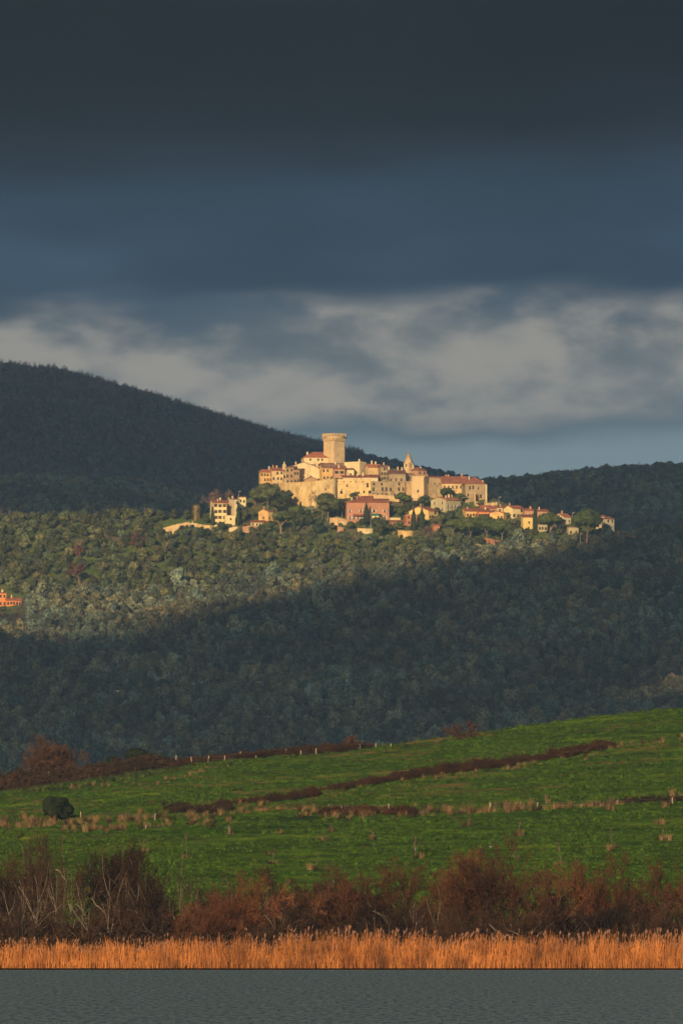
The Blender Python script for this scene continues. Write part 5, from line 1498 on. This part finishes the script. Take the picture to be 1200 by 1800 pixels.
straw_kinds = [tussock(i, 46, 1.0, 0.022, 0.35, M['straw']) for i in range(4)] + [tussock(9, 40, 0.9, 0.025, 0.4, M['bramble'])]
grass_kinds = [tussock(20 + i, 26, 0.34, 0.035, 0.40, M['grass'], 0.7) for i in range(4)]
def field_strip(n, path, spread_, scale):
    seg = np.array(path, float); s = RNG.uniform(0, 1, n) * (len(path) - 1); i = s.astype(int).clip(0, len(path) - 2); f = s - i
    px = seg[i, 0] * (1 - f) + seg[i + 1, 0] * f; py = seg[i, 1] * (1 - f) + seg[i + 1, 1] * f
    clump = 0.5 + 0.5 * np.sin(px * 0.11 + 2) * np.sin(px * 0.043)
    k = RNG.random(n) < 0.35 + 0.65 * clump
    px, py = px[k], py[k]
    d0 = field_d(px, py)
    Y = d0 + RNG.normal(size=len(px)) * spread_; X = (px - 600) * K * d0
    return np.stack([X, Y, z_field(X, Y)], 1), RNG.uniform(0.5, 1.15, len(px)) * scale
A = [field_strip(460, [(-40, 1455), (100, 1452), (250, 1446), (420, 1436)], 12, 1.0), field_strip(200, [(420, 1430), (520, 1430), (600, 1434), (740, 1432)], 5, 0.9),
     field_strip(190, [(740, 1436), (850, 1430), (960, 1424), (1050, 1424), (1240, 1408)], 5, 1.15), field_strip(160, [(400, 1426), (700, 1380), (900, 1352), (1060, 1322), (1230, 1296)], 5, 0.8),
     field_strip(160, [(-30, 1400), (290, 1375), (420, 1345)], 5, 0.7)]
pp = np.concatenate([a[0] for a in A]); ss = np.concatenate([a[1] for a in A])
foot = [on_field(x, b)[0] for x, b, h in sap]
fp = np.concatenate([np.array(q)[None] + np.stack([RNG.normal(size=3) * 0.4, RNG.normal(size=3) * 1.2, np.zeros(3)], 1) for q in foot] + [np.array(on_field(x, y)[0])[None] + np.stack([RNG.normal(size=3) * 0.4, RNG.normal(size=3), np.zeros(3)], 1) for x, y in ((646, 1498), (475, 1503), (490, 1468), (565, 1480), (1155, 1450), (823, 1452))])
pp = np.concatenate([pp, fp]); ss = np.concatenate([ss, RNG.uniform(0.5, 0.9, len(fp))])
scatter('dry_grass', pp, RNG.uniform(0, 6.28, len(pp)), ss, straw_kinds, 'straw coloured dry grass in strips across the meadow', 'grass')
n = 52000
Y = np.sqrt(RNG.uniform(705 ** 2, 1254 ** 2, n)); X = (RNG.uniform(-80, 1280, n) - 600) * K * Y
cl = waves(X * 0.5, Y, 16, 90) + 0.6 * RNG.normal(size=n)
k = cl > -0.5
X, Y = X[k], Y[k]
scatter('meadow_grass', np.stack([X, Y, z_field(X, Y)], 1), RNG.uniform(0, 6.28, len(X)), np.stack([RNG.uniform(0.8, 1.9, len(X))] * 2 + [RNG.uniform(0.5, 1.25, len(X)) * np.clip(0.8 + 0.3 * cl[k], 0.4, 1.5)], 1), grass_kinds, 'short green meadow grass in uneven tufts', 'grass')
weeds = [tussock(40 + i, 40, 0.5, 0.05, 0.4, M['weed'], 0.9) for i in range(3)]
A = [field_strip(500, [(x, crest_row(x) + 9) for x in (-40, 100, 200, 330)], 5, 1.6), field_strip(260, [(x, crest_row(x) + 2) for x in (330, 500, 700, 900)], 3, 1.0)]
pp = np.concatenate([a[0] for a in A]); ss = np.concatenate([a[1] for a in A])
scatter('weeds', pp, RNG.uniform(0, 6.28, len(pp)), ss, weeds, 'rank green weeds along the foot of the crest hedge', 'weeds')

# ------------------------------------------------------------------ scrub on the lake shore
scrub = []
def scrub_kind(seed, mt, mw, stems, kids, lean=0.45, **kw):
    wd, tg = bare_plant(seed, stems, 3.4, 0.06, kids, lean=lean, base=0.8, twig=0.030, minr=0.022, shrink=0.56, trop=0.07, seg=4, wig=0.22, **kw)
    allv = np.concatenate(tg.v)
    sz = 1.0 / np.percentile(allv[:, 2], 99.3); sx = 1.0 / np.percentile(np.abs(allv[:, :2]), 97)
    for q in (wd, tg): q.v = [v * np.array([sx, sx, sz]) for v in q.v]
    return wd.mesh('trunk', mw), tg.mesh('crown', mt)
for i in range(4): scrub.append(scrub_kind(1000 + i, M['twig_red'], M['twig_dark'], 12, (6, 6, 6, 3), spread=0.6))
for i in range(4): scrub.append(scrub_kind(1010 + i, M['twig_dark'], M['bark'], 11, (6, 6, 6, 3), spread=0.7))
for i in range(2): scrub.append(scrub_kind(1020 + i, M['twig_dark'], M['bark_pale'], 5, (5, 5, 4), lean=0.4, spread=0.7))
def put_scrub(label, px, d, top, wpx, kind, seed, name='bare_bush', cat='bush', group=None):
    X = (px - 600) * K * d
    z = float(z_field(X, d))
    H = EYE + (HZ - top) * K * d - z; Rr = wpx * K * d / 2
    e = empty(name, (X, d, z - 0.1), seed * 1.7); e.scale = (Rr, Rr, H)
    tag(e, label, cat, group)
    tm, cm = scrub[kind]
    link(bpy.data.objects.new('trunk', tm), e); link(bpy.data.objects.new('crown', cm), e)
named = [
    ('tallest red bush on the shore with a broad twiggy crown', 880, 676, 1484, 190, 0), ('red bush leaning on the right side of the tallest red bush', 985, 680, 1528, 160, 1), ('rounded red bush second from the right edge of the shore', 1070, 678, 1508, 160, 2),
    ('red bush at the right edge of the shore', 1175, 676, 1510, 160, 3), ('dense brown red bush left of the tallest red bush', 790, 678, 1500, 150, 3), ('brown bush with a tawny top in the middle of the shore', 690, 676, 1522, 170, 1), ('low red bush left of the tawny bush', 600, 672, 1530, 150, 0),
    ('reddish bush low in the middle left of the shore', 415, 668, 1540, 150, 2), ('low reddish bush in front of the dark scrub on the left', 330, 664, 1590, 110, 3),
    ('dark scrub tree at the far left edge of the shore', 20, 690, 1490, 170, 4), ('broad dark scrub tree second from the left edge', 85, 684, 1474, 150, 5), ('tall dark scrub tree with pale stems left of the gap', 195, 688, 1488, 150, 6),
    ('dark scrub tree just left of the gap that shows the meadow', 265, 682, 1500, 120, 7), ('low dark scrub under the gap', 385, 684, 1545, 150, 4), ('dark twiggy scrub right of the gap', 480, 686, 1528, 150, 5), ('dark scrub between the reddish and the tawny bushes', 545, 684, 1540, 150, 6)]
for i, (t, px_, d_, top, w_, k) in enumerate(named):
    put_scrub(t, px_, d_, top, w_, k, i + 1)
named2 = [('bare pale stemmed tree rising highest at the left of the shore', 112, 676, 1462, 90, 8), ('bare pale stemmed tree second from the left among the scrub', 215, 674, 1492, 90, 9), ('thin bare tree with pale forked stems at the gap', 325, 680, 1500, 80, 8),
          ('leaning pale stemmed tree at the far left edge', 45, 672, 1510, 110, 9), ('small pale forked tree left of the middle', 485, 674, 1545, 70, 9), ('pale stemmed tree under the tallest red bush', 950, 664, 1570, 130, 8), ('thin pale tree in front of the tawny bush', 745, 668, 1548, 90, 9), ('pale bare tree low under the scrub at the left', 160, 664, 1545, 110, 8)]
for i, (t, px_, d_, top, w_, k) in enumerate(named2):
    put_scrub(t, px_, d_, top, w_, k, i + 31, 'bare_tree', 'tree')
for i in range(26):
    px_ = -40 + 1280 * (i + 0.5) / 26 + RNG.uniform(-14, 14)
    put_scrub('low twiggy bush filling the foot of the shore scrub', px_, RNG.uniform(662, 672), RNG.uniform(1578, 1612) - (12 if px_ > 800 else 0), RNG.uniform(70, 120), int(RNG.choice([0, 4, 5, 6, 7])) if px_ > 380 else int(RNG.choice([4, 5, 6, 7])), i + 60, group='low bushes at the foot of the shore scrub')
A = []
n = 3400
px_ = RNG.uniform(-60, 1260, n); Y = RNG.uniform(657, 694, n); X = (px_ - 600) * K * Y
sc_mesh = [bpy.data.objects.new('undergrowth_kind', me) for me in bramble_kinds]
scatter('undergrowth', np.stack([X, Y, z_field(X, Y)], 1), RNG.uniform(0, 6.28, n), RNG.uniform(1.0, 2.3, n), sc_mesh, 'dark tangled undergrowth at the foot of the shore bushes', 'undergrowth')

# ------------------------------------------------------------------ reeds along the water
def reed_block(n, x0, x1, y0, y1, hfun, seed, plume=0.10, w_=0.016):
    r = np.random.default_rng(seed); mb = MB()
    X = r.uniform(x0, x1, n); Y = r.uniform(y0, y1, n)
    thin = 0.5 + 0.5 * np.sin(X * 1.9 + 3 * np.sin(X * 0.31)) * np.sin(X * 0.77 + 2)
    X = np.where(r.random(n) < 0.45 * thin, X + r.normal(size=n) * 1.2, X)
    h = hfun(X) * r.uniform(0.5, 1.0, n) ** 0.6 * (1 + 0.14 * r.normal(size=n)) * (1 + 0.11 * np.sin(X * 2.7 + 1) * np.sin(X * 0.9) + 0.06 * np.sin(X * 7.1))
    lx = r.normal(size=n) * 0.07 + 0.03 * np.sin(X * 0.8); ly = r.normal(size=n) * 0.06
    z0 = np.full(n, -0.1)
    p0 = np.stack([X, Y, z0], 1)
    p1 = p0 + np.stack([lx * h * 0.5, ly * h * 0.5, h * 0.55], 1)
    bend = r.normal(size=n) * 0.10
    p2 = p1 + np.stack([(lx + bend) * h * 0.6, ly * h * 0.5, h * 0.45], 1)
    ang = r.uniform(-0.9, 0.9, n)
    b = np.stack([np.cos(ang), np.sin(ang), np.zeros(n)], 1) * (w_ * r.uniform(0.6, 1.5, n))[:, None]
    v = np.stack([p0 - b, p0 + b, p1 + b, p1 - b, p2 - b * 0.3, p2 + b * 0.3], 1).reshape(-1, 3)
    i = np.arange(n)[:, None] * 6
    mb.add(v, np.concatenate([np.concatenate([i, i + 1, i + 2, i + 3], 1), np.concatenate([i + 3, i + 2, i + 5, i + 4], 1)]), 0)
    # drooping blades
    k = r.random(n) < 0.55
    q0 = (p0 + (p1 - p0) * r.uniform(0.3, 1.0, (n, 1)))[k]
    m_ = k.sum(); L = (h[k] * 0.28)
    a = r.uniform(0, 6.28, m_)
    q1 = q0 + np.stack([np.cos(a) * L * 0.45, np.sin(a) * L * 0.3, L * 0.8], 1)
    q2 = q1 + np.stack([np.cos(a) * L * 0.5, np.sin(a) * L * 0.3, -L * 0.05], 1)
    bb = np.stack([np.zeros(m_), np.zeros(m_), np.ones(m_)], 1) * 0.012 + np.stack([np.full(m_, 0.012)] + [np.zeros(m_)] * 2, 1)
    v = np.stack([q0 - bb, q0 + bb, q1 + bb, q1 - bb, q2], 1).reshape(-1, 3); i = np.arange(m_)[:, None] * 5
    mb.add(v, np.concatenate([i, i + 1, i + 2, i + 3], 1), 0); mb.add(v, np.concatenate([i + 3, i + 2, i + 4], 1), 0)
    # plumes
    k = r.random(n) < plume
    t0 = p2[k]; m_ = k.sum()
    for s in range(3):
        d = np.stack([r.normal(size=m_) * 0.10 + 0.05, r.normal(size=m_) * 0.06, r.uniform(0.12, 0.30, m_)], 1)
        ribbon(mb, t0, t0 + d, np.full((m_, 1), 0.05), r, 1)
    return mb
def reed_h(X):
    px = 600 + X / (K * 652)
    return ip(px, [(-100, 2.0), (0, 1.95), (120, 2.05), (300, 2.1), (450, 2.35), (560, 2.65), (700, 2.55), (850, 2.4), (950, 2.3), (1080, 2.5), (1200, 2.4), (1300, 2.6)]) * (1 + 0.05 * np.sin(X * 1.3) + 0.05 * np.sin(X * 0.47 + 1))
mb = reed_block(13000, -33, 33, 651.0, 655.5, reed_h, 5)
mb.obj('reed_bed', [M['reed'], M['reed_plume']])
tag(bpy.data.objects['reed_bed'], 'bright orange dry reeds lining the far shore of the lake', 'reeds', kind='stuff')
mb = reed_block(5000, -33, 33, 650.2, 651.6, lambda X: reed_h(X) * 0.55, 6, plume=0.0)
o = mb.obj('reed_litter', [M['reed'], M['reed_plume']])
tag(o, 'short broken reeds at the water line', 'reeds', kind='stuff')
# tall single reeds that stand above the bed
rk = []
for i in range(5):
    r = np.random.default_rng(60 + i); st, pl = MB(), MB()
    bx = r.uniform(-0.10, 0.14)
    pts = [np.array([0, 0, -0.1]), np.array([bx * 0.3, 0, 0.5]), np.array([bx, 0, 0.93])]
    for a_, b_ in zip(pts[:-1], pts[1:]): tube(st, [a_], [b_], 0.010, 0.007)
    for s in range(7):
        ribbon(pl, np.array([pts[-1]]), np.array([pts[-1] + np.array([r.normal() * 0.03 + 0.03, r.normal() * 0.02, r.uniform(0.05, 0.12)])]), np.array([[0.035]]), r)
    rk.append((st.mesh('stem', M['reed']), pl.mesh('plume', M['reed_plume'])))
cx = RNG.choice([470, 560, 640, 700, 870, 1050, 1120, 30, 230, 1190, 1000, 800], 170) + RNG.normal(size=170) * 28
for i in range(170):
    px_ = float(cx[i]); d = float(RNG.uniform(651.5, 656)); X = (px_ - 600) * K * d
    h = float(reed_h(np.array(X))) * float(RNG.uniform(0.98, 1.28))
    e = empty('reed', (X, d, 0.0), float(RNG.uniform(-0.6, 0.6))); e.scale = (1.6, 1.6, h)
    tag(e, 'tall single reed with a plume standing above the reed bed', 'reed', 'tall plumed reeds above the reed bed')
    st, pl = rk[i % 5]
    link(bpy.data.objects.new('stem', st), e); link(bpy.data.objects.new('plume', pl), e)

# ------------------------------------------------------------------ birds and blossoms
def bird(name, label, loc, size, wings, rz=0.0, dark=True):
    root = empty(name, loc, rz); tag(root, label, 'bird')
    v, f = ICO2
    b = MB(); q = v.copy(); t = q[:, 0]
    q = np.stack([q[:, 0] * 0.5, q[:, 1] * 0.17 * (1 - 0.25 * t), q[:, 2] * 0.19 * (1 - 0.2 * t) + 0.10 * np.clip(t, 0, 1)], 1)
    hd = v * 0.12 + np.array([0.50, 0, 0.18]); b.add(q * size, f); b.add(hd * size, f)
    tube(b, np.array([[0.60, 0, 0.18]]) * size, np.array([[0.76, 0, 0.15]]) * size, 0.035 * size, 0.008 * size, 1)
    b.add(np.array([(-0.42, -0.07, 0.02), (-0.42, 0.07, 0.02), (-0.85, 0.12, -0.02), (-0.85, -0.12, -0.02), (-0.42, -0.05, 0.06), (-0.42, 0.05, 0.06), (-0.85, 0.1, 0.01), (-0.85, -0.1, 0.01)]) * size, [(0, 1, 2, 3), (7, 6, 5, 4), (2, 3, 7, 6), (0, 3, 7, 4), (1, 2, 6, 5)], 1)
    b.obj('body', [M['plumage_d'], M['plumage_d']] if dark else [M['plumage_w'], M['plumage_d']], root)
    for s in (-1, 1):
        wmb = MB()
        if wings:
            pts = np.array([(0.18, 0.10, 0.12), (-0.12, 0.10, 0.12), (0.22, 0.55, 0.42), (-0.14, 0.55, 0.40), (-0.05, 1.15, 0.10), (-0.16, 1.12, 0.08)]) * size
        else:
            pts = np.array([(0.30, 0.14, 0.12), (0.10, 0.16, -0.02), (-0.05, 0.19, 0.12), (-0.1, 0.18, 0.0), (-0.62, 0.08, 0.06), (-0.60, 0.08, 0.0)]) * size
        pts[:, 1] *= s
        q2 = pts + np.array([0, 0.012 * s, 0.02]) * size
        wmb.add(np.concatenate([pts, q2]), [(0, 1, 3, 2), (2, 3, 5, 4), (8, 9, 7, 6), (10, 11, 9, 8), (0, 2, 8, 6), (2, 4, 10, 8), (1, 3, 9, 7), (3, 5, 11, 9)])
        wmb.obj('wing', M['plumage_w'], root)
M['plumage_w'] = mat('white_plumage', (0.6, 0.6, 0.58), (0.8, 0.8, 0.78), 3.0)
M['plumage_d'] = mat('black_plumage', (0.015, 0.015, 0.02), (0.04, 0.04, 0.045), 3.0)
bird('bird', 'black and white bird perched on top of the tallest red bush', P(861, 1490, 676), 0.30, False, 2.7, True)
bird('gull', 'white gull gliding with arched wings before the dark forest', P(206.5, 1216, 1500), 0.45, True, math.pi / 2 + 0.1, False)
bl, r = MB(), np.random.default_rng(3)
p, d = on_field(142, 1348)
root = empty('flowering_shrub', p + Vector((0, 2, 0))); tag(root, 'little shrub with white blossoms on the crest between round tree and dark bushes', 'shrub')
wd, tg = bare_plant(77, 5, 1.0, 0.02, (5, 5), twig=0.03, minr=0.015, seg=3)
wd.add(np.concatenate(tg.v), np.concatenate(tg.f) if len(tg.f) == 1 else tg.f[0]) if len(tg.v) == 1 else None
wd.obj('stems', M['twig_dark'], root)
for dx_, dz_, s in ((-0.28, 1.0, 0.13), (0.05, 1.05, 0.17), (0.22, 0.86, 0.12)):
    for k in range(6): bl.add(ICO1[0] * s * r.uniform(0.4, 0.7) + np.array([dx_, 0, dz_]) + r.normal(size=3) * s * 0.5, ICO1[1])
bl.obj('blossom', M['plumage_w'], root)

# ------------------------------------------------------------------ cloud over the lake, lake shore to mountain
def cloud_over(name, x0, x1, y0, y1, zref, n, rr=95, edge=None, H=950.0, thin=None):
    """heavy cloud whose shade falls on the ground rectangle; it hangs up towards the sun"""
    mb = MB()
    r = np.random.default_rng(hash(name) % 1000 if False else sum(map(ord, name)))
    off = np.array([sd.x, sd.y]) * ((H - zref) / sd.z)
    v, f = ICO2
    k = 0
    while k < n:
        x, y = r.uniform(x0, x1), r.uniform(y0, y1)
        if thin is not None and thin(x, y) > r.uniform(0, 1):
            k += 1
            continue
        if edge is not None:
            if y > edge(x) - rr * 0.3:
                continue
            if (y - edge(x) + 300) / 300 * 0.9 > r.uniform(0, 1):
                k += 0.5
                continue
        k += 1
        s = rr * r.uniform(0.6, 1.15)
        p = v * (1 + 0.10 * r.normal(size=(len(v), 1))) * np.array([s, s, s * 0.35])
        mb.add(p + np.array([x + off[0], y + off[1], H + r.uniform(-25, 45)]), f)
    return tag(mb.obj(name, M['cloud'], smooth=True), kind='structure')
M['cloud'] = mat('cloud', (0.75, 0.76, 0.78), (0.85, 0.85, 0.86), 0.01)
cloud_over('cloud', -900, 1000, 2300, 4300, 180, 900, 105, edge=lambda x: 4138 - 3.57 * (180 - (EYE + (HZ - float(ip(600 + x / (K * 4150), BX))) * K * 4150)) - 150 + max(0, x) * 0.22 + min(60, max(0, x - 130)) * 1.3 + min(0, x) * 0.55,
           thin=lambda x, y: 0.85 if (y < 3560 and x > -120 + 0.25 * (y - 3200)) else 0.5 if (x < -20 and y > 3900) else 0.0)
cloud_over('cloud_bank', -900, 900, 4760, 7700, 250, 1500, 120)

# ------------------------------------------------------------------ the air
mb = MB(); mb.box(-9300, 9300, -5300, 9800, -2.4, 560)
hz = tag(mb.obj('haze', []), kind='stuff')
m = bpy.data.materials.new('haze'); m.use_nodes = True
t = NT(m.node_tree); t.n.clear()
pv = t.node('ShaderNodeVolumePrincipled')
pv.inputs['Color'].default_value = (0.36, 0.63, 1.0, 1)
pv.inputs['Density'].default_value = 4.2e-5
pv.inputs['Anisotropy'].default_value = 0.0
out = t.node('ShaderNodeOutputMaterial'); t.l.new(pv.outputs[0], out.inputs['Volume'])
hz.data.materials.append(m)
